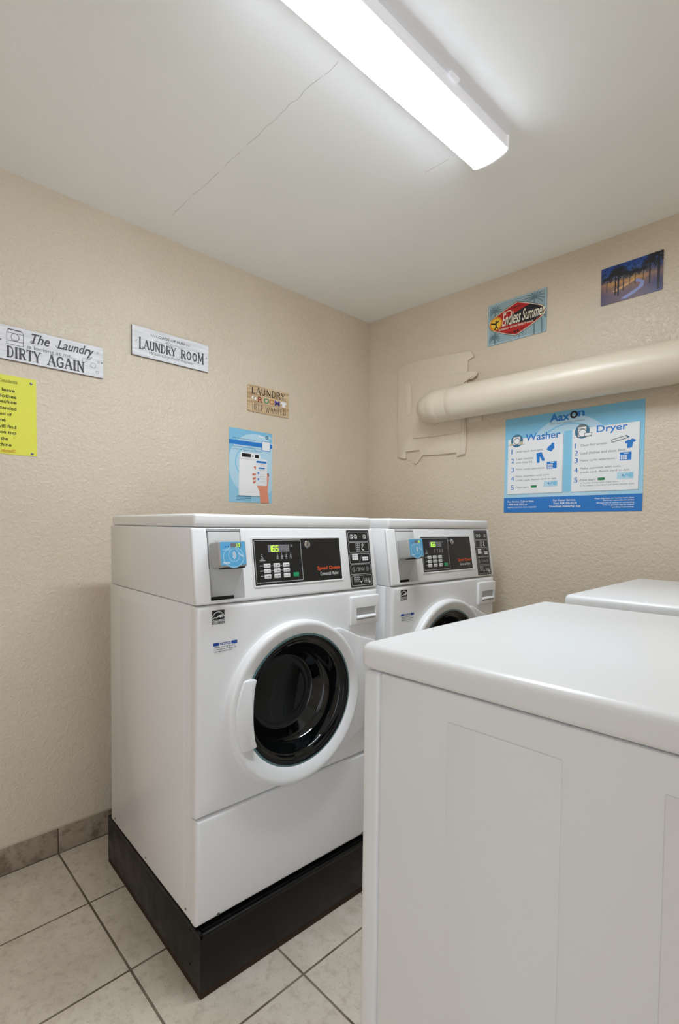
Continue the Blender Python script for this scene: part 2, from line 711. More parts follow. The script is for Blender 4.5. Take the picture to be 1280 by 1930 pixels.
def wall_prism(name, base, thick, hole=None):
    """vertical wall over a base line (p0 -> p1), thickness vector outward, top follows the ceiling."""
    b = MB()
    p0, p1 = Vector(base[0]), Vector(base[1])
    t = Vector(thick)
    segs = [(0, 1, 0, None)]
    if hole:
        a, c, top = hole
        segs = [(0, a, 0, None), (c, 1, 0, None), (a, c, top, None)]
    for a, c, z0, _ in segs:
        q = [p0.lerp(p1, a), p0.lerp(p1, c), p0.lerp(p1, c) + t, p0.lerp(p1, a) + t]
        bm = bmesh.new()
        lo = [bm.verts.new((v.x, v.y, z0)) for v in q]
        hi = [bm.verts.new((v.x, v.y, cz(v.x, v.y))) for v in q]
        bm.faces.new(lo[::-1])
        bm.faces.new(hi)
        for k in range(4):
            bm.faces.new((lo[k], lo[(k + 1) % 4], hi[(k + 1) % 4], hi[k]))
        bmesh.ops.recalc_face_normals(bm, faces=bm.faces)
        b.merge(bm, WALL)
    return structure(b.build(name))


b = MB()
b.box((-.12, YR - .12, -.1), (XR + .12, .2, 0), FLOORM)
structure(b.build('floor'))
b = MB()
bm = bmesh.new()
cs = ((-.12, YR - .12), (XR + .12, YR - .12), (XR + .12, .2), (-.12, .2))
lo = [bm.verts.new((x, y, cz(x, y))) for x, y in cs]
hi = [bm.verts.new((x, y, 2.62)) for x, y in cs]
bm.faces.new(lo[::-1])
bm.faces.new(hi)
for k in range(4):
    bm.faces.new((lo[k], lo[(k + 1) % 4], hi[(k + 1) % 4], hi[k]))
bmesh.ops.recalc_face_normals(bm, faces=bm.faces)
b.merge(bm, CEIL)
structure(b.build('ceiling'))
wall_prism('wall_left', ((0, YR, 0), (0, 0, 0)), (-.12, 0, 0))
wall_prism('wall_back', ((0, 0, 0), (XR, RA * XR, 0)), (0, .12, 0))
DY0, DY1, DZ = -3.36, -2.44, 2.06
wall_prism('wall_right', ((XR, YR, 0), (XR, RA * XR, 0)), (.12, 0, 0), ((DY0 - YR) / (RA * XR - YR), (DY1 - YR) / (RA * XR - YR), DZ))
wall_prism('wall_rear', ((0, YR, 0), (XR, YR, 0)), (0, -.12, 0))
b = MB()   # casing of the open doorway behind the camera
for y0, y1, z0, z1 in ((DY0 - .07, DY0, 0, DZ + .07), (DY1, DY1 + .07, 0, DZ + .07), (DY0, DY1, DZ, DZ + .07)):
    b.box((XR - .018, y0, z0), (XR, y1, z1), TRIMM, .004)
structure(b.build('trim_1'))

# tile baseboard along the left wall: joints follow the floor grid
b = MB()
yj = [TY + TILE * k for k in range(-6, 6)]
b.box((0, YR, 0), (.008, -.012, .094), GROUT)
for y0 in yj:
    a, c = max(y0 + .002, YR), min(y0 + TILE - .002, -.012)
    if c > a:
        b.box((.0, a, 0.001), (.0105, c, .0955), BASEM, .0015)
b.box((0, YR, .0955), (.006, -.012, .0985), CAULK, .001)
structure(b.build('baseboard_left'))
b = MB()
b.box((0, 0, 0), (XR, -.0105, .0955), BASEM, .0015, M=Matrix.Rotation(RA, 4, 'Z') @ Matrix.Translation((.012, 0, 0)) @ Matrix.Scale((XR - .03) / XR, 4, (1, 0, 0)))
structure(b.build('baseboard_back'))

# ---------------------------------------------------------------- ceiling lamp
lamp = thing('ceiling_light', 'long white wraparound LED ceiling light, lit', 'ceiling light', (1.252, -.79, cz(1.252, -.79)), (0, -HX, -.024))
HWL, LEN = .062, .93
HZ, SAG = -.040, .015
b = MB()
prof = [(-HWL + .004, 0), (-HWL, -.006), (-HWL, HZ), (HWL, HZ), (HWL, -.006), (HWL - .004, 0)]
b.prism([(x, -.004, z) for x, z in prof], (0, -LEN + .008, 0), LAMPW, .001, 1)
b.build('housing', lamp)
arc = [(-HWL + .002, HZ + .004)] + [(-(HWL - .002) * math.cos(PI * k / 16), HZ - SAG * math.sin(PI * k / 16)) for k in range(17)] + [(HWL - .002, HZ + .004)]
b = MB()
b.prism([(x, -.006, z) for x, z in arc], (0, -LEN + .012, 0), LAMPE)
b.build('diffuser', lamp, 'glowing white curved diffuser')
for y in (-.006, -LEN):
    b = MB()
    arc2 = [(-HWL - .001, 0), (-HWL - .001, HZ)] + [(-(HWL + .001) * math.cos(PI * k / 16), HZ - (SAG + .002) * math.sin(PI * k / 16)) for k in range(1, 16)] + [(HWL + .001, HZ), (HWL + .001, 0)]
    b.prism([(x, y, z) for x, z in arc2], (0, .006, 0), LAMPW)
    b.build('end_cap', lamp)
for yy in (-.30, -.72):
    b = MB()
    b.box((HWL + .001, yy - .02, -.012), (HWL + .012, yy + .02, -.0005), LAMPW, .004)
    b.build('mounting_clip', lamp)

# ---------------------------------------------------------------- washers on pedestals
W = .683
L0, ZLID, ZP, ZT, ZB, ZS, BK = -.0318, 1.2568, 1.0488, 1.2930, .1856, .4773, -.678
LIN = .0074
GYC, GZC = .338, .733          # centre of the door glass
OYC, OZC = .328, .730          # centre of the door ring


def panel_frame():
    v = Vector((L0, 0, ZLID - ZP))
    ln = v.length
    v.normalize()
    n = Vector((v.z, 0, -v.x))
    return Fr((0, 0, ZP), (0, 1, 0), v, n), ln / (ZLID - ZP)


PF, KV = panel_frame()
vz = lambda z: (z - ZP) * KV
SEG = {'0': 'abcdef', '1': 'bc', '2': 'abged', '3': 'abgcd', '4': 'fgbc', '5': 'afgcd', '6': 'afgedc', '8': 'abcdefg', '9': 'abcdfg'}


def seg7(b, f, ch, a, v, w, h, m, lay):
    t = w * .2
    P = {'a': ((0, h), (w, h)), 'g': ((0, h / 2), (w, h / 2)), 'd': ((0, 0), (w, 0)), 'f': ((0, h / 2), (0, h)),
         'e': ((0, 0), (0, h / 2)), 'b': ((w, h / 2), (w, h)), 'c': ((w, 0), (w, h / 2))}
    for k in SEG[ch]:
        (x0, y0), (x1, y1) = P[k]
        b.line(f, ((a + x0, v + y0), (a + x1, v + y1)), t, m, lay)


def screw(parent, loc, axis, r=.004, m=STEEL):
    b = MB()
    a = Vector(axis)
    p = Vector(loc)
    b.tube([p - a * .0005, p + a * .0015, p + a * .0022], [r, r, r * .6], m, 12)
    return b.build('screw', parent)


def make_washer(root, price, count):
    # cabinet
    b = MB()
    b.box((BK, .0, ZB), (-.03, W, ZP - .0015), ENAMEL, .004, 2)
    for (x0, x1, z0, z1) in ((-.572, -.072, .229, 1.006),):   # pressed side panel
        for y, s in ((0, -1), (W, 1)):
            pts = [(x, y, z) for x, z in ((x0, z0), (x1, z0), (x1, z1), (x0, z1))]
            b.prism(pts, (0, s * .0016, 0), ENAMEL, .0015, 2)
    cab = b.build('cabinet', root)
    bmesh_fix(cab)
    cut(cab, (-.20, GYC - .195, GZC - .195), (.01, GYC + .195, GZC + .195))
    b = MB()
    c0 = (ZLID - ZP)
    dx = lambda z: L0 * (z - ZP) / c0
    prof = [(BK, ZP), (dx(ZP) - .0155, ZP), (dx(ZLID - .001) - .0155, ZLID - .001), (BK, ZLID - .001)]
    b.prism([(x, .003, z) for x, z in prof], (0, W - .006, 0), ENAMEL, .0025, 2)
    hs = b.build('console_housing', root)
    bmesh_fix(hs)
    cut(hs, (.0425, vz(1.0605), -.045), (.1465, .11, .03), PF.M())
    b = MB()
    b.box((BK - .002, LIN, ZLID), (L0 + .002, W - LIN, ZT), ENAMEL, .009, 3)
    b.build('top_lid', root)
    # control fascia
    b = MB()
    prof = [(dx(ZP + .0015), ZP + .0015), (dx(ZLID - .001), ZLID - .001), (dx(ZLID - .001) - .0145, ZLID - .001), (dx(ZP + .0015) - .0145, ZP + .0015)]
    b.prism([(x, -.001, z) for x, z in prof], (0, W + .002, 0), ENAMEL, .0065, 3)
    fas = b.build('control_panel', root, recalc=True)
    cut(fas, (.042, vz(1.0605), -.03), (.147, vz(1.2525), .03), PF.M())
    # raised bezel round the black overlay
    b = MB()
    o = (.178, vz(1.0845), .525, vz(1.2295))
    i = (.1835, vz(1.0895), .5185, vz(1.2225))
    for h0, (oo, ii) in ((0, (o, i)),):
        lo_ = [PF.p(*q, .0003) for q in b.rrect_pts(*oo, .004)]
        mid_ = [PF.p(*q, .0022) for q in b.rrect_pts(oo[0] + .001, oo[1] + .001, oo[2] - .001, oo[3] - .001, .004)]
        hi_ = [PF.p(*q, .0022) for q in b.rrect_pts(ii[0] - .001, ii[1] - .001, ii[2] + .001, ii[3] + .001, .002)]
        in_ = [PF.p(*q, .0008) for q in b.rrect_pts(*ii, .002)]
        b.loft([lo_, mid_, hi_, in_], ENAMEL)
    b.build('bezel', fas)
    b = MB()
    b.rect(PF, i[0] - .001, i[1] - .001, i[2] + .001, i[3] + .001, PANELBLK, 2.6)
    kp = b.build('display_panel', fas, 'black overlay with keypad and display')
    b = MB()
    fr = Fr(PF.o + PF.n * .0009, PF.u, PF.v, PF.n)
    q = b.rrect_pts(.188, vz(1.0965), .3565, vz(1.2185), .003)
    b.line(fr, q, .0017, SILVER, 1, closed=True)
    b.text(fr, 'Speed Queen', .416, vz(1.1195), .5125, vz(1.1345), ORANGE, 1, bold=.012)
    b.text(fr, 'Commercial Washer', .426, vz(1.1055), .5035, vz(1.1165), WHITEINK, 1)
    for zz in (1.131, 1.162 - .0005 - .0305 + .0305 - .0145):
        pass
    for zz in (1.1298, 1.1610 - .0165):
        b.line(fr, ((.202, vz(zz)), (.300, vz(zz))), .0011, SILVER, 1)
    for k, (tx, tz) in enumerate((('LITE', 1.154), ('MED', 1.139), ('HVY', 1.124))):
        b.rect(fr, .2025, vz(tz - .0100), .2105, vz(tz - .0075), SILVER, 1)
        b.rect(fr, .2120, vz(tz - .0100), .2135, vz(tz - .0075), SILVER, 1)
    for k in range(4):   # cycle indicator captions under the display
        uu = .2665 + .0162 * k
        b.disc(fr, uu, vz(1.1795), .0012, .0012, SILVER, 1, 8)
        b.rect(fr, uu - .0032, vz(1.1675), uu + .0032, vz(1.1700), SILVER, 1)
        b.rect(fr, uu - .0036, vz(1.1632), uu + .0036, vz(1.1655), SILVER, 1)
        b.rect(fr, uu - .0018, vz(1.1710), uu + .0018, vz(1.1752), SILVER, 1)
    b.disc(fr, .2115, vz(1.1775), .0016, .0016, SILVER, 1, 8)
    b.line(fr, ((.2095, vz(1.173)), (.213, vz(1.170)), (.215, vz(1.1675))), .0016, SILVER, 1)
    b.rect(fr, .2075, vz(1.1635), .2175, vz(1.1655), SILVER, 1)
    b.rect(fr, .2035, vz(1.1590), .2225, vz(1.1615), SILVER, 1)
    b.build('lettering', kp, 'silver outline with orange and white lettering')
    b = MB()
    b.rect(fr, .2345, vz(1.1835), .3125, vz(1.2055), LCDBACK, 1)
    b.rrect(fr, .3165, vz(1.198), .3255, vz(1.2055), .001, LCDBACK, 1)
    x = .2375
    for k in range(6):
        seg7(b, fr, '8', x + .0125 * k, vz(1.1862), .0082, .0160, LCDOFF, 2)
    for k, ch in enumerate(price):
        seg7(b, fr, ch, x + .0125 * k, vz(1.1862), .0082, .0160, LED, 3)
    b.disc(fr, x + .0106, vz(1.1862), .0009, .0009, LED, 3, 8)
    b.build('display', kp, 'grey display window with lit green digits')
    for r_ in range(3):
        for c_ in range(3):
            u0, z0 = .2270 + .0344 * c_, 1.1450 - .0156 * r_
            b = MB()
            b.box((u0 - .0115, vz(z0) - .0062, .0008), (u0 + .0115, vz(z0) + .0062, .0022), KEYW, .001, 2, M=PF.M())
            ff = Fr(PF.o + PF.n * .0022, PF.u, PF.v, PF.n)
            b.ring(ff, u0 - .006, vz(z0), .0022, .0022, .0007, SOFTINK, .6, n=8)
            b.rect(ff, u0 - .001, vz(z0) - .0011, u0 + .008, vz(z0) + .0011, SOFTINK, .6)
            b.build('keypad_button', kp)
            if c_:
                pass
    b = MB()
    b.box((.3200, vz(1.1140) - .0066, .0008), (.3405, vz(1.1140) + .0066, .0024), GREENB, .001, 2, M=PF.M())
    b.build('start_button', kp, 'green start button')
    b = MB()   # key lock
    c = PF.p(.3795, vz(1.2035), 0)
    b.tube([c + PF.n * .0005, c + PF.n * .006, c + PF.n * .0075], [.0115, .0115, .0095], CHROME, 24)
    b.disc(Fr(c + PF.n * .0076, PF.u, PF.v, PF.n), 0, 0, .0035, .0035, STEEL, .4, 12)
    b.line(Fr(c + PF.n * .0076, PF.u, PF.v, PF.n), ((-.004, -.005), (.004, .005)), .0016, DARKGAP, .8)
    b.build('key_lock', fas, 'round chrome key lock')
    # instruction strip at the right
    b = MB()
    a0, a1, z0, z1 = .5545, .6615, 1.0570, 1.2490
    b.poly(PF, b.rrect_pts(a0, vz(z0), a1, vz(z1), .004), PANELBLK, 1)
    cz_ = [1.2265, 1.1905, 1.1525, 1.1165, 1.0790]
    for k, zc in enumerate(cz_):
        x0, x1, y0, y1 = a0 + .006, a1 - .006, vz(zc) - .0165, vz(zc) + .0165
        b.line(PF, ((x0 + .005, y1), (x1 - .002, y1), (x1, y1 - .002), (x1, y0 + .002), (x1 - .002, y0), (x0 + .002, y0), (x0, y0 + .002), (x0, y1 - .006)), .0016, SILVER, 2, closed=True)
        cx, cy = (x0 + x1) / 2, vz(zc)
        if k == 0:
            for ox in (-.031, -.012, .030):
                b.line(PF, b.rrect_pts(cx + ox - .006, cy - .007, cx + ox + .006, cy + .007, .003, n=2), .0022, SILVER, 2, closed=True)
                b.ring(PF, cx + ox + .002, cy, .004, .004, .0018, WHITEINK, 2.5, n=10)
            b.line(PF, ((cx - .024, cy), (cx - .019, cy)), .002, SILVER, 2)
            b.disc(PF, cx + .010, cy, .0018, .0018, SILVER, 2, 8)
        elif k == 1:
            for r_ in range(4):
                for c_ in range(2):
                    b.line(PF, b.rrect_pts(cx - .014 + .009 * c_, cy - .014 + .0072 * r_, cx - .006 + .009 * c_, cy - .008 + .0072 * r_, .001, n=1), .0014, SILVER, 2, closed=True)
            b.ring(PF, cx + .018, cy + .008, .0035, .0035, .0018, WHITEINK, 2, n=10)
            b.line(PF, ((cx + .017, cy + .004), (cx + .013, cy - .006), (cx + .022, cy - .010)), .003, WHITEINK, 2)
        elif k in (2, 4):
            mm = WHITEINK if k == 2 else SILVER
            for ox, rows, cols, oy in ((-.036, 3, 3, -.004), (.012, 2, 3, -.008)):
                for r_ in range(rows):
                    for c_ in range(cols):
                        p = (cx + ox + .0095 * c_, cy + oy + .0072 * r_, cx + ox + .0082 + .0095 * c_, cy + oy + .006 + .0072 * r_)
                        if k == 2:
                            b.rect(PF, *p, mm, 2)
                        else:
                            b.line(PF, b.rrect_pts(*p, .002, n=2), .0013, mm, 2, closed=True)
            b.line(PF, ((cx - .004, cy - .013), (cx + .010, cy + .011)), .0011, SILVER, 2)
            if k == 4:
                b.poly(PF, ((cx - .008, cy - .003), (cx + .000, cy - .003), (cx - .004, cy - .009)), WHITEINK, 2)
                b.poly(PF, ((cx + .034, cy - .003), (cx + .041, cy - .006), (cx + .036, cy - .014), (cx + .032, cy - .008)), WHITEINK, 2)
        else:
            b.ring(PF, cx - .034, cy, .006, .0075, .0016, SILVER, 2, n=12)
            b.line(PF, ((cx - .038, cy + .005), (cx - .030, cy - .005)), .0016, SILVER, 2)
            for ox in (-.021, -.003, .015):
                b.line(PF, ((cx + ox - .002, cy - .006), (cx + ox + .003, cy + .006)), .0011, SILVER, 2)
            b.line(PF, ((cx - .015, cy + .005), (cx - .008, cy + .005), (cx - .008, cy - .001), (cx - .012, cy - .006)), .0022, SILVER, 2)
            b.line(PF, b.rrect_pts(cx + .002, cy - .003, cx + .012, cy + .004, .002, n=2), .0018, SILVER, 2, closed=True)
            b.disc(PF, cx + .031, cy, .008, .008, SOFTINK, 2, 14)
            for ox in (-.004, 0, .004):
                b.line(PF, ((cx + .031 + ox, cy - .006), (cx + .031 + ox, cy + .006)), .001, PANELBLK, 3)
    b.build('instruction_strip', fas, 'black strip of five white pictogram boxes')

    # coin slot and card reader
    b = MB()
    M = PF.M()
    b.box((.046, .094, -.0142), (.1435, vz(1.2445), .0015), COING, .0015, 2, M=M)
    b.box((.044, vz(1.2465), -.0142), (.1455, vz(1.2515), -.001), COING, .0015, 2, M=M)
    q = [PF.p(.0435, .0965, -.002), PF.p(.146, .0965, -.002), PF.p(.128, .0215, -.030), PF.p(.0435, .0215, -.030)]
    b.prism(q, PF.n * -.004, COING)
    b.prism([PF.p(.146, .0965, -.0015), PF.p(.1462, .012, -.0015), PF.p(.128, .012, -.031), PF.p(.128, .0215, -.030)], PF.u * .003, COING)
    b.box((.066, .166, .001), (.118, .176, .003), COING, .0008, 1, M=M)
    slot = b.build('coin_slot', root, recalc=True)
    b = MB()
    b.box((.0425, vz(1.0607), -.034), (.128, .0205, -.0285), DARKGAP, M=M)
    b.build('coin_return', slot, 'dark coin return slot')
    b = MB()
    rl, rr, rb, rt = .0455, .1300, vz(1.1435), vz(1.2135)
    b.box((rl, rb, .001), (rr, rt, .054), READERG, .006, 3, M=M)
    b.box((rl + .016, rb - .003, .020), (rr - .006, rb + .002, .050), DARKGAP, M=M)
    rd = b.build('card_reader', root, 'grey card reader with blue sticker')
    b = MB()
    f = Fr(PF.p(rl + .005, rb + .005, .0541), PF.u * (rr - rl - .009), PF.v * (rt - rb - .008), PF.n)
    asp = (rt - rb - .008) / (rr - rl - .009)
    b.poly(f, ((0, 0), (1, 0), (1, 1), (0, 1)), STICKB, .5)
    b.poly(f, b.ell(.5, .34, .42, .46), STICKL, 1)
    b.disc(f, .5, .34, .385, .40, STICKB, 1.5)
    b.ring(f, .52, .42, .22, .27, .018, AXPALE, 2, asp)
    b.rect(f, .40, .76, .62, .93, LCDBACK, 2)
    b.rect(f, .62, .76, .82, .93, LCDBACK, 2)
    for k in range(3):
        b.ring(f, .43, .42, .06 + .045 * k, .09 + .05 * k, .022, WHITEINK, 2.5, asp, -55, 55, 8)
    b.poly(f, ((.70, .55), (.90, .38), (.86, .32), (.68, .48)), AXPALE, 2.5)
    for k in range(2):
        b.disc(f, .20 + .11 * k, .79, .022, .03, NOTICEB, 2, 8)
    b.text(f, 'Aaxon', .06, .07, .33, .17, WHITEINK, 2.5, bold=.02)
    b.line(f, ((.08, .66), (.34, .66)), .02, AXPALE, 2, aspect=asp)
    b.build('sticker', rd, 'blue sticker with contactless symbol')
    b = MB()
    for k, ch in enumerate(count):
        seg7(b, f, ch, .605 + .112 * k, .785, .055, .12, LED, 3)
    b.build('reader_digits', rd, 'lit green digits')

    # front panel with the door opening
    NA = 128
    y0, y1, z0, z1 = 0, W, ZS + .0015, ZP - .0015

    def rect_loop(x, ins):
        lo_y, hi_y, lo_z, hi_z = y0 + ins, y1 - ins, z0 + ins, z1 - ins
        pts = []
        corners = [math.atan2(z - GZC, y - GYC) % (2 * PI) for y in (y0, y1) for z in (z0, z1)]
        angs = [2 * PI * k / NA for k in range(NA)]
        for ca in corners:
            k = min(range(NA), key=lambda j: abs((angs[j] - ca + PI) % (2 * PI) - PI))
            angs[k] = ca
        for a in angs:
            c_, s_ = math.cos(a), math.sin(a)
            t = min((((hi_y if c_ > 0 else lo_y) - GYC) / c_) if abs(c_) > 1e-9 else 1e9, (((hi_z if s_ > 0 else lo_z) - GZC) / s_) if abs(s_) > 1e-9 else 1e9)
            pts.append((x, GYC + t * c_, GZC + t * s_))
        return pts
    circ = lambda x, cy, cz__, r: [(x, cy + r * math.cos(2 * PI * k / NA), cz__ + r * math.sin(2 * PI * k / NA)) for k in range(NA)]
    b = MB()
    loops = [circ(-.03, GYC, GZC, .212), circ(0, GYC, GZC, .212), rect_loop(0, .013)]
    for k in range(1, 5):
        t = k * PI / 8
        loops.append(rect_loop(-.013 * (1 - math.cos(t)), .013 * (1 - math.sin(t))))
    loops.append(rect_loop(-.0345, 0))
    b.loft(loops, ENAMEL)
    # moulded rise that runs from the door ring to the hinge side
    hg = [(OYC + .238 * math.cos(math.radians(t)), OZC + .238 * math.sin(math.radians(t))) for t in range(-58, 59, 4)]
    b.prism([(-.002, y, z) for y, z in hg + [(.50, .932), (.585, .893), (W - .016, .866), (W - .016, .594), (.585, .562), (.50, .525)]], (.012, 0, 0), ENAMEL, .006, 3)
    b.build('front_panel', root, recalc=True)
    b = MB()
    b.box((-.0345, 0, ZB), (0, W, ZS - .0015), ENAMEL, .012, 4, edges=lambda p, q: max(p.x, q.x) > -.001 and min(p.x, q.x) > -.001)
    b.build('lower_panel', root)
    # door ring
    b = MB()
    mixc = lambda t: (OYC + (GYC - OYC) * t, OZC + (GZC - OZC) * t)
    ringp = [(-.001, 0, .247), (.015, 0, .247), (.0215, 0, .2452), (.0255, 0, .2405), (.0265, .1, .235), (.0255, .2, .2290), (.0215, .5, .2180), (.0170, .8, .2085), (.0135, 1, .2035), (.0115, 1, .2015)]
    b.loft([circ(x, *mixc(t), r) for x, t, r in ringp], PLASTIC)
    door = b.build('door', root, 'round white washer door')
    b = MB()
    b.loft([circ(x, GYC, GZC, r) for x, r in ((.0105, .2020), (.0120, .1985), (.0125, .1955))], GLASSEDGE)
    prof = [(.0125, .1955), (.0120, .190), (.006, .180), (.0005, .176), (.000, .172), (-.006, .168), (-.030, .158), (-.052, .148), (-.055, .144), (-.050, .139), (-.055, .134), (-.085, .122), (-.092, .114), (-.090, .104), (-.094, .09), (-.101, .05), (-.103, .002)]
    b.loft([circ(x, GYC - .0 * r, GZC, r) for x, r in prof], GLASSBLK, cap1=True)
    b.build('glass', door, 'dark bowl shaped door glass', angle=60)
    b = MB()
    hp = [(.125, .832), (.145, .8335), (.1690, .830), (.1620, .800), (.1585, .760), (.1580, .720), (.1600, .690), (.1640, .660), (.1705, .637), (.145, .6325), (.124, .634), (.112, .667), (.1045, .700), (.1025, .730), (.1045, .755), (.113, .793)]
    b.prism([(.008, y, z) for y, z in hp], (.0205, 0, 0), PLASTIC, .0045, 3)
    b.build('handle', door, recalc=True)
    # detergent drawer
    b = MB()
    b.box((-.002, .5450, .9310), (.010, W - .0025, 1.0275), PLASTIC, .005, 3)
    dr = b.build('dispenser_drawer', root)
    bmesh_fix(dr)
    cut(dr, (.0020, .571, .9475), (.03, .6640, .9885))
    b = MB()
    b.box((.0021, .5715, .9480), (.0030, .6635, .9880), RECESS_SHADE)
    b.build('pull_recess_shade', dr, 'finger pull recess with its shade painted in grey')
    b = MB()
    b.prism([(.0020, .573, .9480), (.0140, .573, .9520), (.0155, .573, .9560), (.0100, .573, .9605), (.0020, .573, .9620)], (0, .0890, 0), PLASTIC, .0015, 2)
    b.build('handle', dr, recalc=True)
    # labels
    f = Fr((0, .044, .9965), (0, .0365, 0), (0, 0, .0375), (1, 0, 0))
    b = MB()
    b.rect(f, 0, .24, 1, 1, INK, 1)
    b.rect(f, 0, 0, 1, .18, INK, 1)
    b.line(f, b.ell(.5, .40, .48, .48, 15, 165, 14), .05, WHITEINK, 2)
    b.line(f, ((.04, .40), (.20, .48), (.36, .44), (.52, .58), (.64, .50)), .07, WHITEINK, 2)
    st = []
    for k in range(10):
        r = .20 if k % 2 == 0 else .085
        t = PI / 2 + k * PI / 5 + .2
        st.append((.74 + r * math.cos(t), .58 + r * math.sin(t)))
    b.poly(f, st, WHITEINK, 2)
    b.line(f, ((.05, .30), (.95, .30)), .03, WHITEINK, 2)
    b.text(f, 'ENERGY STAR', .05, .03, .95, .15, WHITEINK, 2, bold=.02)
    b.build('energy_label', root, 'black and white energy label')
    f = Fr((0, .047, .9170), (0, .0735, 0), (0, 0, .0290), (1, 0, 0))
    b = MB()
    b.rect(f, 0, 0, 1, 1, PAPER, 1)
    b.rect(f, 0, .70, .25, 1, NOTICEB, 2)
    b.rect(f, .75, .70, 1, 1, NOTICEB, 2)
    b.text(f, 'NOTICE', .28, .72, .72, .98, NOTICEB, 2, bold=.03)
    for k, (x0_, x1_) in enumerate(((.04, .92), (.04, .96), (.04, .80))):
        x = x0_
        random.seed(k)
        while x < x1_:
            w = random.uniform(.05, .13)
            b.rect(f, x, .52 - .2 * k, min(x + w, x1_), .59 - .2 * k, SOFTINK, 2)
            x += w + .025
    b.build('notice_label', root, 'white notice label with blue header')
    # screws along the bottom
    screw(root, (0, .064, .1945), (1, 0, 0), .0045)
    screw(root, (0, W - .064, .1945), (1, 0, 0), .0045)
    for x in (-.636, -.35, -.065):
        screw(root, (x, 0, .204), (0, -1, 0), .0035)
    for x in (-.60, -.07):
        for y in (.06, W - .06):
            b = MB()
            b.tube([(x, y, ZBT), (x, y, ZB + .002)], .022, RUBBER, 16)
            b.build('foot', root)


ZBT = .1756
PEDG = 'black steel pedestals under the washers'
WG = 'white front-loading washers'


def make_pedestal(root):
    D_, WW = .741, .690
    b = MB()
    t = .012
    b.box((-D_, 0, .019), (0, WW, ZBT - .012), BLACKST, .0025, 2)
    # raised rim round the top tray
    for lo, hi in (((-D_, 0, ZBT - .014), (-.0, .010, ZBT)), ((-D_, WW - .010, ZBT - .014), (0, WW, ZBT)), ((-.010, 0, ZBT - .014), (0, WW, ZBT)), ((-D_, 0, ZBT - .014), (-D_ + .01, WW, ZBT))):
        b.box(lo, hi, BLACKST, .0025, 2)
    b.box((-D_ + .012, .012, ZBT - .014), (-.012, WW - .012, ZBT), BLACKST)
    b.build('steel_box', root)
    b = MB()
    b.box((-D_ + .001, .001, 0), (-.001, WW - .001, .019), DIRT, .001, 1)
    b.build('sealant_strip', root, 'dark brown sealed joint at the floor')
    for x, z in ((-.062, .155), (-.062, .06)):
        screw(root, (x, 0, z), (0, -1, 0), .003, BLACKST)


ped = thing('pedestal', 'black steel pedestal under the washer nearest the camera', 'pedestal', (.9256, -1.6225, 0), (0, 0, -.0330), PEDG)
make_pedestal(ped)
ped2 = copy_thing(ped)
ped2.location = (.9748, -.8910, 0)
ped2.rotation_euler = (0, 0, -.0238)
tag(ped2, 'black steel pedestal under the washer by the back wall', 'pedestal', PEDG)

w1 = thing('washing_machine', 'white front-loading washer, fully in view on the left, its reader showing 13', 'washing machine', (.9090, -1.6246, 0), (0, 0, -.0338), WG)
make_washer(w1, '165', '13')
w2 = thing('washing_machine', 'white front-loading washer at the right, half hidden behind the dryer', 'washing machine', (.9582, -.8931, 0), (0, 0, -.0238), WG)
make_washer(w2, '165', '15')

# ---------------------------------------------------------------- dryers
DG = 'white dryers facing the washers'
ZD, DLB = 1.0773, 1.0345


def make_dryer(root):
    DP = .70
    b = MB()
    b.box((.036, .002, .022), (DP, W - .002, DLB - .001), ENAMEL2, .003, 2)
    for x0, x1 in ((.160, .317), (.421, .578)):
        for y, s in ((.002, -1), (W - .002, 1)):
            b.prism([(x, y, z) for x, z in ((x0, .10), (x1, .10), (x1, .9925), (x0, .9925))], (0, s * .0018, 0), ENAMEL2, .0017, 2)
    b.build('cabinet', root)
    b = MB()
    b.box((0, .0, .022), (.0345, W, DLB - .001), ENAMEL2, .007, 3)
    b.build('front_panel', root)
    b = MB()
    b.box((-.004, -.003, DLB), (DP + .002, W + .003, ZD), ENAMEL2, .013, 4)
    b.build('top_lid', root)
    b = MB()
    b.box((-.022, .10, .26), (.002, W - .10, .80), ENAMEL2, .02, 4)
    dr = b.build('door', root)
    b = MB()
    b.box((-.034, W - .19, .47), (-.020, W - .13, .60), ENAMEL2, .006, 3)
    b.build('handle', dr)
    b = MB()
    b.box((-.006, .06, .86), (.002, W - .06, 1.0), PANELBLK, .003, 2)
    cp = b.build('control_panel', root, 'black control panel')
    b = MB()
    b.box((-.009, .16, .905), (-.005, .26, .935), LCDBACK, .001, 1)
    b.build('display', cp)
    for x in (.05, DP - .06):
        for y in (.06, W - .06):
            b = MB()
            b.tube([(x, y, 0), (x, y, .024)], .022, RUBBER, 16)
            b.build('foot', root)


d1 = thing('dryer', 'large white dryer in the right foreground, side panel and top towards the camera', 'dryer', (1.5541, -1.6774, 0), (0, 0, .0100), DG)
make_dryer(d1)
d2 = copy_thing(d1)
d2.location = (1.5331, -.8252, 0)
tag(d2, 'white dryer behind the foreground one, only its top showing', 'dryer', DG)

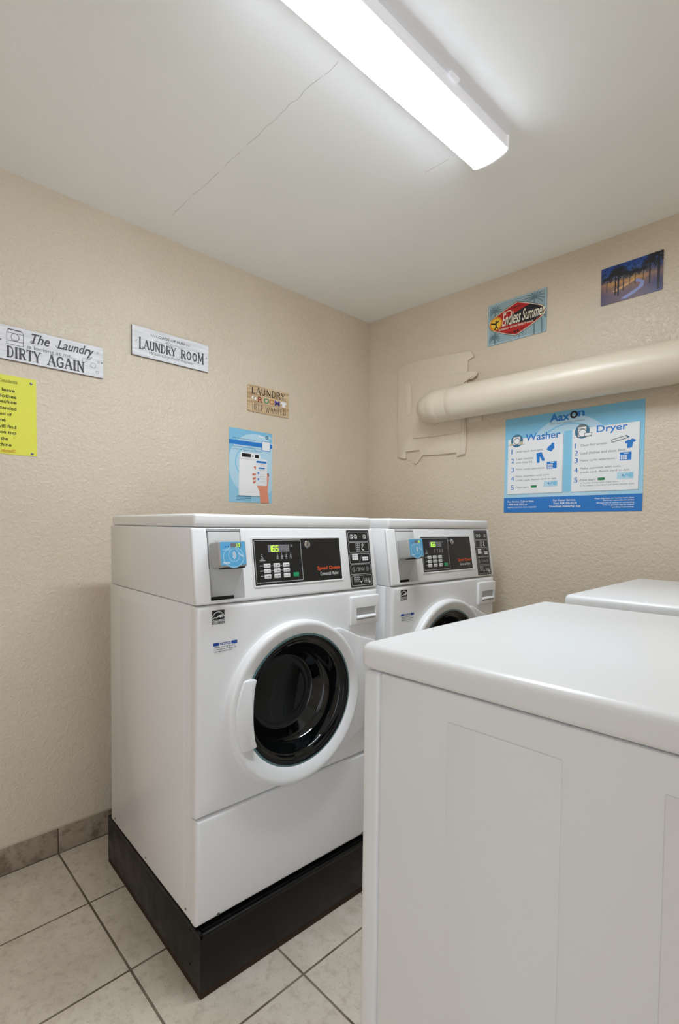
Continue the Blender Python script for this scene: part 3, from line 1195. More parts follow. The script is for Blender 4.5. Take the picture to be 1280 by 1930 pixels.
# ---------------------------------------------------------------- exhaust duct and wall patch on the back wall
BW = Fr((0, 0, 0), (1, RA, 0), (0, 0, 1), (RA, -1, 0))
patch = thing('vent_cover_plate', 'ragged painted-over cover sheet around the duct on the back wall', 'vent cover', (0, 0, 0))
b = MB()
outl = [(.233, 2.150), (.246, 2.162), (.250, 2.172), (.391, 2.177), (.560, 2.168), (.692, 2.157), (.708, 2.150), (.716, 2.132), (.723, 2.124), (.700, 2.116), (.689, 2.111), (.687, 2.075), (.685, 2.037), (.676, 1.830), (.684, 1.760), (.688, 1.700), (.680, 1.637), (.633, 1.630), (.629, 1.650), (.520, 1.650), (.416, 1.655), (.371, 1.609), (.355, 1.623), (.401, 1.663), (.393, 1.687), (.298, 1.686), (.297, 1.664), (.303, 1.650), (.290, 1.645), (.241, 1.663)]
b.prism([BW.p(x, z, 0) for x, z in outl], BW.n * .011, PATCHM, .0018, 2)
b.build('outer_sheet', patch, recalc=True)
b = MB()
inn = [(.339, 2.062), (.420, 2.066), (.560, 2.060), (.690, 2.052), (.735, 2.046), (.741, 2.030), (.700, 2.012), (.670, 2.000), (.666, 1.900), (.660, 1.752), (.500, 1.748), (.353, 1.754)]
b.prism([BW.p(x, z, .0105) for x, z in inn], BW.n * .008, PATCHM, .002, 2)
b.build('inner_sheet', patch, recalc=True)
b = MB()   # vertical tape strips
b.prism([BW.p(x, z, .0108) for x, z in ((.640, 1.885), (.672, 1.885), (.678, 1.770), (.684, 1.640), (.650, 1.636), (.648, 1.770))], BW.n * .004, PATCHM, .0012, 2)
b.build('tape_strip', patch, recalc=True)
b = MB()
b.prism([BW.p(x, z, .0108) for x, z in ((.285, 2.075), (.330, 2.060), (.336, 1.980), (.332, 1.890), (.300, 1.885), (.290, 1.960))], BW.n * .003, PATCHM, .0012, 2)
b.build('tape_strip', patch, recalc=True)
b = MB()   # torn flaps curling off the wall
b.prism([BW.p(.672, 2.013, .008), BW.p(.735, 2.040, .012), BW.p(.752, 2.046, .020), BW.p(.748, 2.022, .020), BW.p(.720, 2.010, .013)], BW.n * .003, PATCHM, .0008, 1)
b.build('torn_flap', patch, recalc=True)
b = MB()
b.prism([BW.p(.690, 1.838, .0), BW.p(.770, 1.838, .0), BW.p(.772, 1.795, .0), BW.p(.700, 1.795, .0)], BW.n * .006, PATCHM, .001, 1)
b.build('torn_flap', patch, recalc=True)
b = MB()
b.line(BW, ((.630, 1.735), (.620, 1.715), (.618, 1.690), (.612, 1.672)), .004, DARKGAP, 25)
b.build('tear', patch, 'dark tear in the sheet')

duct = thing('exhaust_duct', 'round beige painted duct running along the back wall', 'duct')
PZ, PO, PR = 1.882, .102, .0815
b = MB()
path = [BW.p(.508, PZ, .0195), BW.p(.508, PZ, .064)]
for k in range(1, 9):
    t = k * PI / 16
    path.append(BW.p(.508 + .038 * (1 - math.cos(t)), PZ, .064 + .038 * math.sin(t)))
path.append(BW.p(.575, PZ, PO))
b.tube(path, PR - .010, PIPEM, 48)
b.build('elbow', duct)
b = MB()
b.tube([BW.p(.5500, PZ, PO), BW.p(.5515, PZ, PO), BW.p(.68, PZ, PO), BW.p(.682, PZ, PO), BW.p(2.20, PZ - .004, PO)], [PR - .003, PR, PR, PR - .001, PR - .001], PIPEM, 64)
b.build('pipe', duct)
for xx in (.5515, .660):
    b = MB()
    b.tube([BW.p(xx, PZ, PO), BW.p(xx + .002, PZ, PO), BW.p(xx + .046, PZ, PO), BW.p(xx + .048, PZ, PO)], [PR, PR + .0012, PR + .0012, PR], PIPEM, 64, caps=False)
    b.build('tape_band', duct)
b = MB()
path = []
for k in range(0, 11):
    t = k * PI / 20
    path.append(BW.p(2.20 + .10 * math.sin(t), PZ - .004 - .10 * (1 - math.cos(t)), PO))
path.append(BW.p(2.30, .5, PO))
path.append(BW.p(2.30, .0, PO))
b.tube(path, PR - .001, PIPEM, 48)
b.build('drop_pipe', duct)


# ---------------------------------------------------------------- lettering helpers for the signs
SER = {
    'A': (1.0, [((.08, 0), (.46, 1), .5), ((.92, 0), (.5, 1), 1.2), ((.22, .34), (.78, .34), .5)], [(.08, 0), (.92, 0)]),
    'D': (.95, [((.2, 0), (.2, 1), 1.2), ('c', [(.2, 1), (.55, 1), (.78, .86), (.88, .5), (.78, .14), (.55, 0), (.2, 0)], .8)], [(.2, 0), (.2, 1)]),
    'E': (.8, [((.2, 0), (.2, 1), 1.2), ((.2, 1), (.88, 1), .6), ((.2, 0), (.9, 0), .6), ((.2, .52), (.7, .52), .6)], [(.2, 0), (.2, 1)]),
    'F': (.78, [((.2, 0), (.2, 1), 1.2), ((.2, 1), (.9, 1), .6), ((.2, .52), (.7, .52), .6)], [(.2, 0), (.2, 1)]),
    'G': (1.0, [('c', [(.88, .80), (.72, .97), (.45, 1), (.22, .84), (.12, .5), (.22, .16), (.45, 0), (.72, .04), (.88, .2), (.88, .46), (.62, .46)], .9)], []),
    'H': (.95, [((.17, 0), (.17, 1), 1.1), ((.83, 0), (.83, 1), 1.1), ((.17, .5), (.83, .5), .5)], [(.17, 0), (.17, 1), (.83, 0), (.83, 1)]),
    'I': (.45, [((.5, 0), (.5, 1), 1.2)], [(.5, 0), (.5, 1)]),
    'L': (.8, [((.22, 0), (.22, 1), 1.2), ((.22, 0), (.92, 0), .7), ((.92, 0), (.92, .2), .6)], [(.22, 0), (.22, 1)]),
    'M': (1.15, [((.12, 0), (.14, 1), .7), ((.14, 1), (.5, .25), 1.1), ((.5, .25), (.86, 1), .6), ((.86, 1), (.88, 0), 1.2)], [(.12, 0), (.88, 0), (.14, 1), (.86, 1)]),
    'N': (1.0, [((.15, 0), (.15, 1), .7), ((.15, 1), (.85, 0), 1.1), ((.85, 0), (.85, 1), .7)], [(.15, 0), (.85, 1), (.15, 1)]),
    'O': (1.0, [('c', [(.5, 1), (.24, .86), (.13, .5), (.24, .14), (.5, 0), (.76, .14), (.87, .5), (.76, .86), (.5, 1)], .95)], []),
    'P': (.85, [((.2, 0), (.2, 1), 1.2), ('c', [(.2, 1), (.62, 1), (.85, .88), (.85, .6), (.62, .47), (.2, .47)], .7)], [(.2, 0), (.2, 1)]),
    'R': (.95, [((.2, 0), (.2, 1), 1.2), ('c', [(.2, 1), (.62, 1), (.84, .88), (.84, .62), (.62, .5), (.2, .5)], .7), ((.5, .5), (.92, 0), 1.1)], [(.2, 0), (.2, 1), (.92, 0)]),
    'S': (.8, [('c', [(.85, .82), (.65, 1), (.35, 1), (.15, .82), (.2, .6), (.78, .42), (.86, .2), (.65, 0), (.35, 0), (.13, .18)], .9)], []),
    'T': (.9, [((.5, 0), (.5, 1), 1.2), ((.06, 1), (.94, 1), .6), ((.06, 1), (.06, .84), .5), ((.94, 1), (.94, .84), .5)], [(.5, 0)]),
    'U': (.95, [('c', [(.17, 1), (.17, .28), (.3, .04), (.5, 0), (.7, .04), (.83, .28), (.83, 1)], .95)], [(.17, 1), (.83, 1)]),
    'W': (1.3, [((.05, 1), (.27, 0), 1.1), ((.27, 0), (.5, .8), .6), ((.5, .8), (.73, 0), 1.1), ((.73, 0), (.95, 1), .6)], [(.05, 1), (.95, 1)]),
    'Y': (.95, [((.06, 1), (.5, .45), 1.1), ((.94, 1), (.5, .45), .6), ((.5, 0), (.5, .45), 1.1)], [(.06, 1), (.94, 1), (.5, 0)]),
    ' ': (.45, [], []),
}


def serif(b, f, txt, a0, b0, a1, b1, m, asp, lay=2, th=.16, gap=.12, ser=.2, caps=None):
    """caps: height factors per letter (a taller first or last letter)."""
    tot = sum(SER[c][0] for c in txt) + gap * (len(txt) - 1)
    k = (a1 - a0) / tot
    h = b1 - b0
    x = a0
    for i, c in enumerate(txt):
        w, st, se = SER[c]
        w *= k
        hh = h * (caps.get(i, 1) if caps else 1)
        t = th * k
        y0 = b0 - (hh - h) * .35
        mp = lambda p: (x + p[0] * w, y0 + p[1] * hh)
        for q in st:
            if q[0] == 'c':
                b.line(f, [mp(p) for p in q[1]], t * q[2], m, lay, aspect=asp)
            else:
                b.line(f, [mp(q[0]), mp(q[1])], t * q[2], m, lay, aspect=asp)
        for p in se:
            px, py = mp(p)
            b.line(f, ((px - ser * k * .8, py), (px + ser * k * .8, py)), t * .5, m, lay, aspect=asp)
        x += w + gap * k


LW = Fr((0, 0, 0), (0, 1, 0), (0, 0, 1), (1, 0, 0))


def sheet_on(wallf, a0, z0, a1, z1, th, gap=.0006):
    """unit-square frame on the face of a board or sheet lying on the wall, and its builder box."""
    face = Fr(wallf.p(a0, z0, gap + th), wallf.u * (a1 - a0), wallf.v * (z1 - z0), wallf.n)
    return face, (z1 - z0) / (a1 - a0)


def board(root, wallf, a0, z0, a1, z1, th, m, edge=None, bev=.0008, gap=.0, r=0.0, name='board'):
    b = MB()
    M = wallf.M()
    if edge:
        b.box((a0, z0, gap), (a1, z1, gap + th * .8), edge, M=M)
        b.box((a0, z0, gap + th * .75), (a1, z1, gap + th), m, bev, 1, M=M)
    elif r:
        b.prism([wallf.p(x, y, gap) for x, y in b.rrect_pts(a0, z0, a1, z1, r)], wallf.n * th, m)
    else:
        b.box((a0, z0, gap), (a1, z1, gap + th), m, bev, 1, M=M)
    return b.build(name, root, recalc=True)


def pin(root, wallf, a, z, h, r=.0035, m=STEEL, name='screw'):
    b = MB()
    c = wallf.p(a, z, h)
    b.tube([c - wallf.n * .001, c + wallf.n * .001, c + wallf.n * .0016], [r, r, r * .55], m, 12)
    return b.build(name, root)


SG = 'decorative laundry signs on the left wall'
# --- "The Laundry is looking at me ... DIRTY AGAIN"
t = thing('wall_sign', 'white wooden sign reading DIRTY AGAIN, far left above the yellow notice', 'wall sign', (0, 0, 0))
t['group'] = SG
A0, A1, Z0, Z1 = -1.9060, -1.5450, 1.8355, 1.9535
board(t, LW, A0, Z0, A1, Z1, .009, WHITEB, BOARDEDGE)
f, asp = sheet_on(LW, A0, Z0, A1, Z1, .009, 0)
b = MB()
b.text(f, 'The', .315, .63, .48, .925, GREYINK, 2, bold=.016, shear=.35)
b.line(f, ((.318, .70), (.305, .66), (.322, .62), (.345, .66)), .006, GREYINK, 2, aspect=asp)
b.text(f, 'Laundry', .548, .56, .905, .93, GREYINK, 2, bold=.014, shear=.35)
b.line(f, ((.535, .72), (.548, .66), (.575, .68), (.60, .64)), .006, GREYINK, 2, aspect=asp)
b.line(f, ((.885, .62), (.850, .50), (.83, .53), (.86, .60)), .005, GREYINK, 2, aspect=asp)
b.text(f, 'is looking at me....', .28, .405, .728, .555, SOFTINK, 2)
serif(b, f, 'DIRTY', .103, .085, .393, .385, GREYINK, asp, th=.235)
serif(b, f, 'AGAIN', .458, .078, .804, .385, GREYINK, asp, th=.235)
b.build('lettering', t, 'dark grey lettering')
b = MB()
ln = lambda pts, w=.004: b.line(f, pts, w, GREYINK, 2, aspect=asp)
ln(((.105, .46), (.242, .46), (.245, .80), (.105, .80), (.105, .46)))
ln(((.105, .80), (.115, .895), (.235, .885), (.245, .80)))
ln(((.12, .90), (.225, .895)), .010)
ln(((.105, .57), (.243, .57)))
b.ring(f, .175, .69, .034, .105, .004, GREYINK, 2, asp)
b.ring(f, .185, .69, .022, .09, .003, GREYINK, 2, asp, -80, 80)
b.build('washer_drawing', t, 'line drawing of a washing machine')
for cx, cy, r in ((.805, .46, .020), (.896, .351, .027), (.938, .157, .014), (.94, .794, .009), (.950, .491, .010)):
    b = MB()
    b.ring(f, cx, cy, r, r / asp, .003, SOFTINK, 2, asp, n=16)
    b.build('bubble_drawing', t)
for u in (.055, .983):
    pin(t, LW, A0 + (A1 - A0) * u, Z0 + (Z1 - Z0) * (.55 if u < .5 else .49), .009, .0028)

# --- "Loads of fun LAUNDRY ROOM"
t = thing('wall_sign', 'white wooden sign reading LAUNDRY ROOM, Wash Dry Fold Repeat', 'wall sign')
t['group'] = SG
A0, A1, Z0, Z1 = -1.4320, -1.0845, 1.9585, 2.0790
board(t, LW, A0, Z0, A1, Z1, .010, WHITEB, BOARDEDGE)
f, asp = sheet_on(LW, A0, Z0, A1, Z1, .010, 0)
b = MB()
b.text(f, 'LOADS OF FUN', .295, .755, .660, .850, GREYINK, 2, bold=.012)
b.build('lettering', t, 'dark grey lettering')
b = MB()
serif(b, f, 'LAUNDRY', .082, .285, .545, .560, GREYINK, asp, th=.235, caps={0: 1.35})
b.build('lettering', t, 'dark grey lettering')
b = MB()
serif(b, f, 'ROOM', .610, .285, .926, .560, GREYINK, asp, th=.235, caps={3: 1.35})
b.build('lettering', t, 'dark grey lettering')
b = MB()
b.text(f, 'Wash·Dry·Fold·Repeat', .206, .100, .792, .235, SOFTINK, 2, shear=.35)
b.build('lettering', t, 'dark grey lettering')
b = MB()
for x0, x1, y in ((.225, .282, .80), (.672, .728, .79)):
    b = MB()
    pts = [(x0 + (x1 - x0) * k / 12, y + .035 * math.sin(k * 1.1)) for k in range(13)]
    b.line(f, pts, .004, SOFTINK, 2, aspect=asp)
    b.build('flourish', t)
b = MB()
pts = [(.27 + .366 * k / 30, .63 + .045 * math.sin(k * .62) * math.sin(PI * k / 30)) for k in range(31)]
b.line(f, pts, .004, SOFTINK, 2, aspect=asp)
b.ring(f, .453, .66, .03, .05, .004, SOFTINK, 2, asp)
b.build('flourish', t, 'thin grey scrollwork')
for u in (.048, .968):
    pin(t, LW, A0 + (A1 - A0) * u, Z0 + (Z1 - Z0) * .505, .010, .0026)

# --- "LAUNDRY ROOM HELP WANTED"
t = thing('wall_sign', 'small brown plank-print tin sign reading HELP WANTED above the phone poster', 'wall sign')
t['group'] = SG
A0, A1, Z0, Z1 = -.8690, -.6150, 1.8225, 1.9520
b = MB()
b.prism([LW.p(x, y, .001) for x, y in b.rrect_pts(A0, Z0, A1, Z1, .008)], LW.n * .0045, WOODB)
b.build('board', t, recalc=True)
f, asp = sheet_on(LW, A0, Z0, A1, Z1, .0045, .001)
b = MB()
for v in (.36, .66):
    b.line(f, ((.01, v), (.99, v + .005)), .005, mat('plank_gap_brown', srgb(120, 92, 62), .6, .3), 1, aspect=asp)
b.build('plank_lines', t)
b = MB()
serif(b, f, 'LAUNDRY', .085, .690, .900, .920, INK, asp, th=.15, ser=.05)
serif(b, f, 'HELP', .100, .075, .360, .295, INK, asp, th=.12, ser=.02)
serif(b, f, 'WANTED', .415, .075, .925, .295, INK, asp, th=.12, ser=.02)
for c, x0, x1, m in (('R', .235, .350, C_RED), ('O', .375, .500, C_GRN), ('O', .505, .625, C_ORG), ('M', .640, .768, C_PUR)):
    b.text(f, c, x0, .395, x1, .600, m, 2, bold=.02)
b.build('lettering', t, 'black and coloured lettering')
b = MB()
b.poly(f, ((.79, .55), (.83, .60), (.86, .585), (.89, .60), (.945, .56), (.925, .50), (.905, .515), (.905, .40), (.825, .40), (.825, .515), (.805, .50)), WHITEINK, 2)
b.build('shirt_drawing', t)
b = MB()
b.poly(f, ((.085, .53), (.115, .60), (.135, .58), (.12, .51), (.14, .47), (.10, .47)), WHITEINK, 2)
b.build('sock_drawing', t)
b = MB()
b.poly(f, ((.15, .50), (.175, .57), (.20, .55), (.185, .46), (.16, .45)), WHITEINK, 2)
b.build('sock_drawing', t)
for u, v in ((.05, .93), (.95, .91)):
    pin(t, LW, A0 + (A1 - A0) * u, Z0 + (Z1 - Z0) * v, .0055, .0022)

# --- yellow notice
t = thing('paper_notice', 'bright yellow paper notice screwed to the left wall', 'paper notice')
A0, A1, Z0, Z1 = -1.9935, -1.7775, 1.5055, 1.7820
board(t, LW, A0, Z0, A1, Z1, .0012, YELLOW, gap=.0005, bev=0, name='sheet')
f, asp = sheet_on(LW, A0, Z0, A1, Z1, .0012, .0005)
b = MB()
fu = lambda u: 1 - (1 - u) * .8
for tx, u1, v0, v1, u0 in (('leave', .614, .790, .833, .390), ('clothes', .637, .712, .755, .310), ('machine', .645, .643, .686, .290), ('unattended', .639, .562, .606, .180),
                           ('period of', .558, .476, .527, .200), ('time', .450, .408, .450, .27), ('will find', .631, .328, .372, .300), ('on top', .630, .245, .293, .350),
                           ('the', .486, .172, .216, .357), ('machine', .548, .097, .140, .200)):
    b.text(f, tx, fu(u0), v0, fu(u1), v1, DKTXT, 1.5, bold=.02)
b.text(f, 'Considerate', fu(.345), .912, fu(.660), .945, DKTXT, 1.5)
b.line(f, ((fu(.30), .905), (fu(.66), .908)), .004, DKTXT, 1.5, aspect=asp)
b.text(f, 'returned!!!', fu(.365), .030, fu(.610), .062, REDINK, 1.5)
b.line(f, ((fu(.30), .022), (fu(.61), .025)), .004, REDINK, 1.5, aspect=asp)
b.build('lettering', t, 'dark lettering with a red last line')
for u, v in ((.927, .943), (.933, .03), (.07, .943), (.07, .03)):
    pin(t, LW, A0 + (A1 - A0) * u, Z0 + (Z1 - Z0) * v, .0017, .0048)

# --- phone payment poster
t = thing('poster', 'portrait blue poster of a hand holding a phone, on the left wall', 'poster')
A0, A1, Z0, Z1 = -.9705, -.7190, 1.3740, 1.7280
BLUE1 = poster_blue('sky_blue_print', srgb(150, 202, 226), srgb(128, 190, 222), Z0, Z1)
board(t, LW, A0, Z0, A1, Z1, .0010, BLUE1, gap=.0005, bev=0, name='sheet')
f, asp = sheet_on(LW, A0, Z0, A1, Z1, .0010, .0005)
b = MB()
circ_ = [(x, y) for x, y in b.ell(.60, .52, .62, .62 / asp * 1.0, n=60)]


def clip01(pts):
    def cl(pts, ins, inter):
        out = []
        for k in range(len(pts)):
            p, q = pts[k - 1], pts[k]
            if ins(q):
                if not ins(p):
                    out.append(inter(p, q))
                out.append(q)
            elif ins(p):
                out.append(inter(p, q))
        return out
    for ax in (0, 1):
        for lim, sg in ((0, 1), (1, -1)):
            ins = lambda p: (p[ax] - lim) * sg >= 0
            def inter(p, q):
                tt = (lim - p[ax]) / (q[ax] - p[ax])
                return tuple(p[i] + (q[i] - p[i]) * tt for i in (0, 1))
            pts = cl(pts, ins, inter)
    return pts


b.poly(f, clip01(circ_), AXPALE, 1)
b.ring(f, .45, .55, .31, .31 / asp * .95, .022, AXMID, 1.5, asp, 60, 235, 26)
b.rect(f, 0, .784, 1, .844, AXBLUE, 2)
b.build('background_print', t)
b = MB()
b.text(f, 'Aax', .655, .918, .825, .960, WHITEINK, 2, bold=.02)
b.text(f, 'n', .915, .918, .972, .948, WHITEINK, 2, bold=.02)
b.ring(f, .872, .934, .026, .026 / asp, .014, GREYINK, 2, asp)
b.build('logo', t, 'white logo lettering')
b = MB()
b.text(f, 'Start using AaxonPay now', .080, .858, .606, .882, TEAL, 2)
b.build('lettering', t, 'blue-grey lettering')
b = MB()
b.text(f, 'Start machine by scanning code or', .076, .747, .735, .768, TEAL, 3)
b.text(f, 'number or scanning the QR code', .076, .709, .765, .730, TEAL, 3)
b.build('lettering', t, 'blue-grey lettering')
b = MB()
b.rect(f, .745, .739, .956, .880, AXBLUE, 3)
b.rect(f, .757, .747, .944, .872, PAPER, 4)
b.build('blank_square', t, 'white square with blue outline')
b = MB()
for k in range(3):
    b.line(f, ((.17 - .02 * (k % 2), .078 - .022 * k), (.50, .078 - .022 * k)), .010, TEAL, 2, aspect=asp)
b.build('small_print', t)
b = MB()
b.poly(f, ((.229, .598), (.26, .69), (.70, .69), (.73, .60), (.73, .092), (.215, .094)), WHITEINK, 2)
b.rect(f, .282, .627, .490, .676, PALMDK, 3)
b.rect(f, .585, .627, .678, .674, PALMDK, 3)
b.disc(f, .535, .648, .02, .014, SOFTINK, 3, 12)
b.line(f, ((.20, .090), (.725, .090)), .010, GREYINK, 2.5, aspect=asp)
b.line(f, ((.229, .598), (.70, .600)), .006, PALEINK, 3, aspect=asp)
b.build('washer_picture', t, 'printed white washing machine')
b = MB()
b.poly(f, ((.632, .243), (.786, .247), (.845, .380), (.870, .420), (.917, .435), (.925, .389), (.896, .171), (.933, .002), (.724, .002), (.693, .167)), SKIN, 3)
for (x0, y0), (x1, y1) in (((.585, .500), (.640, .455)), ((.545, .395), (.640, .400)), ((.555, .335), (.640, .360)), ((.562, .285), (.640, .315))):
    b.line(f, ((x0, y0), (x1, y1)), .045, SKIN, 3, aspect=asp)
    b.line(f, ((x0 - .006, y0 - .008), (x0 + .010, y0 + .006)), .024, SKIN2, 3.5, aspect=asp)
b.line(f, ((.905, .425), (.915, .395)), .024, MAROON, 3.5, aspect=asp)
b.poly(f, b.rrect_pts(.606, .246, .875, .622, .03, .02), PAPER, 4)
b.rect(f, .622, .563, .862, .591, AXBLUE, 5)
b.poly(f, b.rrect_pts(.667, .482, .823, .502, .015, .008), AXBLUE, 5)
for v in (.545, .525, .462, .400, .375, .345, .300):
    b.line(f, ((.70, v), (.83, v)), .006, PALEINK, 5, aspect=asp)
for v in (.42, .335):
    b.disc(f, .665, v, .022, .022 / asp, AXBLUE, 5, 12)
b.build('hand_and_phone_picture', t, 'printed hand holding a white phone')

# --- instruction poster on the back wall
t = thing('poster', 'wide blue poster with Washer and Dryer instructions below the duct', 'poster')
A0, A1, Z0, Z1 = .8965, 1.4915, 1.3355, 1.7835
BLUE2 = poster_blue('sky_blue_print_wide', srgb(166, 210, 230), srgb(128, 194, 226), Z0, Z0 + (Z1 - Z0) * 1.0)
board(t, BW, A0, Z0, A1, Z1, .0012, BLUE2, gap=.0005, bev=0, name='sheet')
f, asp = sheet_on(BW, A0, Z0, A1, Z1, .0012, .0005)
b = MB()
b.poly(f, clip01(b.ell(.50, .45, .345, .50, n=60)), AXPALE, 1)
b.ring(f, .50, .45, .29, .42, .012, AXMID, 1.5, asp, 20, 160)
b.rect(f, .470, .20, .525, .80, AXMID, 1.8)
b.rect(f, 0, 0, 1, .157, AXBAND, 2)
b.build('background_print', t)
b = MB()
b.text(f, 'Aax', .360, .905, .508, .985, AXBLUE, 2, bold=.03)
b.text(f, 'n', .563, .925, .613, .978, AXBLUE, 2, bold=.03)
b.ring(f, .537, .950, .021, .021 / asp, .013, PALMDK, 2, asp)
b.text(f, 'Your Best Laundry Solution', .360, .872, .613, .898, SOFTINK, 2, shear=.3)
b.build('heading', t, 'blue heading lettering')
for (u0, u1, ul) in ((.028, .463, .778), (.532, .971, .806)):
    b = MB()
    b.poly(f, ((u0, .190), (u1 + .004, .190), (u1 + .004, ul - .005), (u0, ul - .005)), SHADOWG, 2.2)
    b.rect(f, u0, .197, u1, ul, PAPER, 3)
    dryer_side = u0 > .3
    if dryer_side:
        b.text(f, 'Dryer', .697, .728, .897, .812, AXBLUE, 4, bold=.012)
        nums = (.618, .548, .474, .380, .284)
        lines = (('Clean lint screen.', .589, .771, .630, .652), ('Load clothes and close door.', .589, .895, .552, .576), ('Make cycle selections.', .589, .825, .478, .504),
                 ('Make payment with coin,', .590, .862, .403, .428), ('credit card, Aaxon card or app.', .590, .919, .366, .390), ('Press start.', .590, .700, .296, .318),
                 ('a. To stop drying cycle: Open door.', .595, .849, .266, .284), ('b. To restart: Close door and select laundry cycle.', .595, .950, .240, .258))
        nx = .548
    else:
        b.text(f, 'Washer', .172, .742, .442, .816, AXBLUE, 4, bold=.012)
        nums = (.622, .525, .430, .336, .242)
        lines = (('Add liquid detergent.', .101, .318, .624, .650), ('Load clothes', .099, .235, .553, .576), ('and close lid.', .099, .232, .515, .538), ('Make cycle selections.', .099, .332, .440, .464),
                 ('Make payment with coin,', .099, .369, .366, .390), ('credit card, Aaxon card or app.', .099, .423, .326, .350), ('Press start.', .099, .208, .256, .276))
        nx = .056
    for k, v in enumerate(nums):
        b.text(f, str(k + 1), nx, v, nx + (.008 if k == 0 else .026), v + .048, AXBLUE, 4)
    for tx, p0, p1, v0, v1 in lines:
        b.text(f, tx, p0, v0, p1, v1, SOFTINK, 4)
    if dryer_side:
        b.poly(f, b.rrect_pts(.713, .295, .760, .320, .004, .005), GREENT, 4)
    else:
        b.poly(f, b.rrect_pts(.224, .256, .270, .279, .004, .005), GREENT, 4)
    b.build('instruction_panel', t, 'white panel of numbered instructions')
    b = MB()
    if dryer_side:
        cx, cy = .599, .775
        b.disc(f, cx, cy, .052, .052 / asp, TEAL, 4)
        b.rect(f, cx - .032, .725, cx + .030, .820, WHITEINK, 4.6)
        b.line(f, b.rrect_pts(cx - .032, .725, cx + .030, .820, .002), .003, GREYINK, 5, aspect=asp, closed=True)
        b.line(f, ((cx - .032, .800), (cx + .030, .800)), .003, GREYINK, 5, aspect=asp)
        b.poly(f, ((cx - .026, .820), (cx - .022, .846), (cx + .010, .846), (cx + .012, .830), (cx + .028, .832), (cx + .030, .820)), SOFTINK, 5)
        b.ring(f, cx + .002, .760, .027, .027 / asp, .005, SOFTINK, 5.2, asp)
        b.poly(f, ((cx + .02, .728), (cx + .062, .728), (cx + .068, .755), (cx + .015, .755)), WHITEINK, 5.6)
        b.line(f, ((cx + .02, .728), (cx + .062, .728), (cx + .068, .755), (cx + .015, .755)), .003, GREYINK, 6, aspect=asp, closed=True)
        b.line(f, ((.540, .722), (.668, .722)), .003, SOFTINK, 5, aspect=asp)
        b.build('dryer_icon', t)
        b = MB()
        b.line(f, ((.800, .640), (.895, .668), (.893, .692), (.798, .664)), .004, GREYINK, 4.5, aspect=asp, closed=True)
        b.poly(f, ((.895, .664), (.912, .676), (.895, .692)), TEAL, 4.5)
        b.build('lint_screen_icon', t)
        b = MB()
        b.poly(f, ((.882, .634), (.903, .652), (.915, .648), (.928, .658), (.950, .644), (.942, .622), (.934, .628), (.928, .578), (.898, .574), (.897, .622), (.888, .614)), AXBLUE, 4.5)
        b.build('shirt_icon', t)
        b = MB()
        k0 = (.853, .468, .926, .540)
        c0 = (.838, .296, .942, .358)
    else:
        cx, cy = .101, .752
        b.disc(f, cx, cy + .005, .050, .050 / asp, TEAL, 4)
        b.rect(f, cx - .032, .715, cx + .028, .800, WHITEINK, 4.6)
        b.line(f, b.rrect_pts(cx - .032, .715, cx + .028, .800, .002), .003, SOFTINK, 5, aspect=asp, closed=True)
        b.ring(f, cx, .752, .024, .024 / asp, .005, SOFTINK, 5.2, asp)
        b.rect(f, cx + .028, .715, cx + .050, .745, mat('basket_tan', srgb(196, 190, 148), .5, .3), 5.4)
        b.rect(f, cx - .058, .715, cx - .036, .735, mat('basket_tan', srgb(196, 190, 148), .5, .3), 5.4)
        b.line(f, ((.030, .715), (.165, .715)), .003, SOFTINK, 5, aspect=asp)
        b.build('washer_icon', t)
        b = MB()
        b.poly(f, ((.340, .635), (.358, .668), (.372, .678), (.380, .698), (.398, .694), (.396, .674), (.402, .648), (.376, .610)), AXBLUE, 4.5)
        b.build('bottle_icon', t)
        b = MB()
        b.poly(f, ((.262, .606), (.303, .614), (.330, .528), (.312, .518), (.290, .570), (.288, .508), (.268, .506)), AXBLUE, 4.5)
        b.build('trousers_icon', t)
        b = MB()
        k0 = (.345, .440, .420, .510)
        c0 = (.325, .260, .430, .318)
    b.rect(f, *k0, AXBLUE, 4.5)
    kw, kh = k0[2] - k0[0], k0[3] - k0[1]
    b.rect(f, k0[0] + kw * .35, k0[3] - kh * .22, k0[0] + kw * .75, k0[3] - kh * .08, AXPALE, 5)
    for r_ in range(3):
        for c_ in range(3):
            b.rect(f, k0[0] + kw * (.08 + .19 * c_), k0[1] + kh * (.10 + .2 * r_), k0[0] + kw * (.23 + .19 * c_), k0[1] + kh * (.25 + .2 * r_), PAPER, 5)
    b.build('keypad_icon', t)
    b = MB()
    b.rect(f, *c0, AXPALE, 4.5)
    b.rect(f, c0[0] + (c0[2] - c0[0]) * .72, c0[1] + .012, c0[2] - .006, c0[3] - .008, AXMID, 5)
    b.line(f, ((c0[0] + .045, c0[1] + .02), (c0[0] + .062, c0[1] + .042), (c0[0] + .075, c0[1] + .026)), .012, AXMID, 5, aspect=asp)
    b.disc(f, c0[0] + .036, c0[1] + .034, .006, .008, TEAL, 5, 10)
    b.build('payment_cards_icon', t)
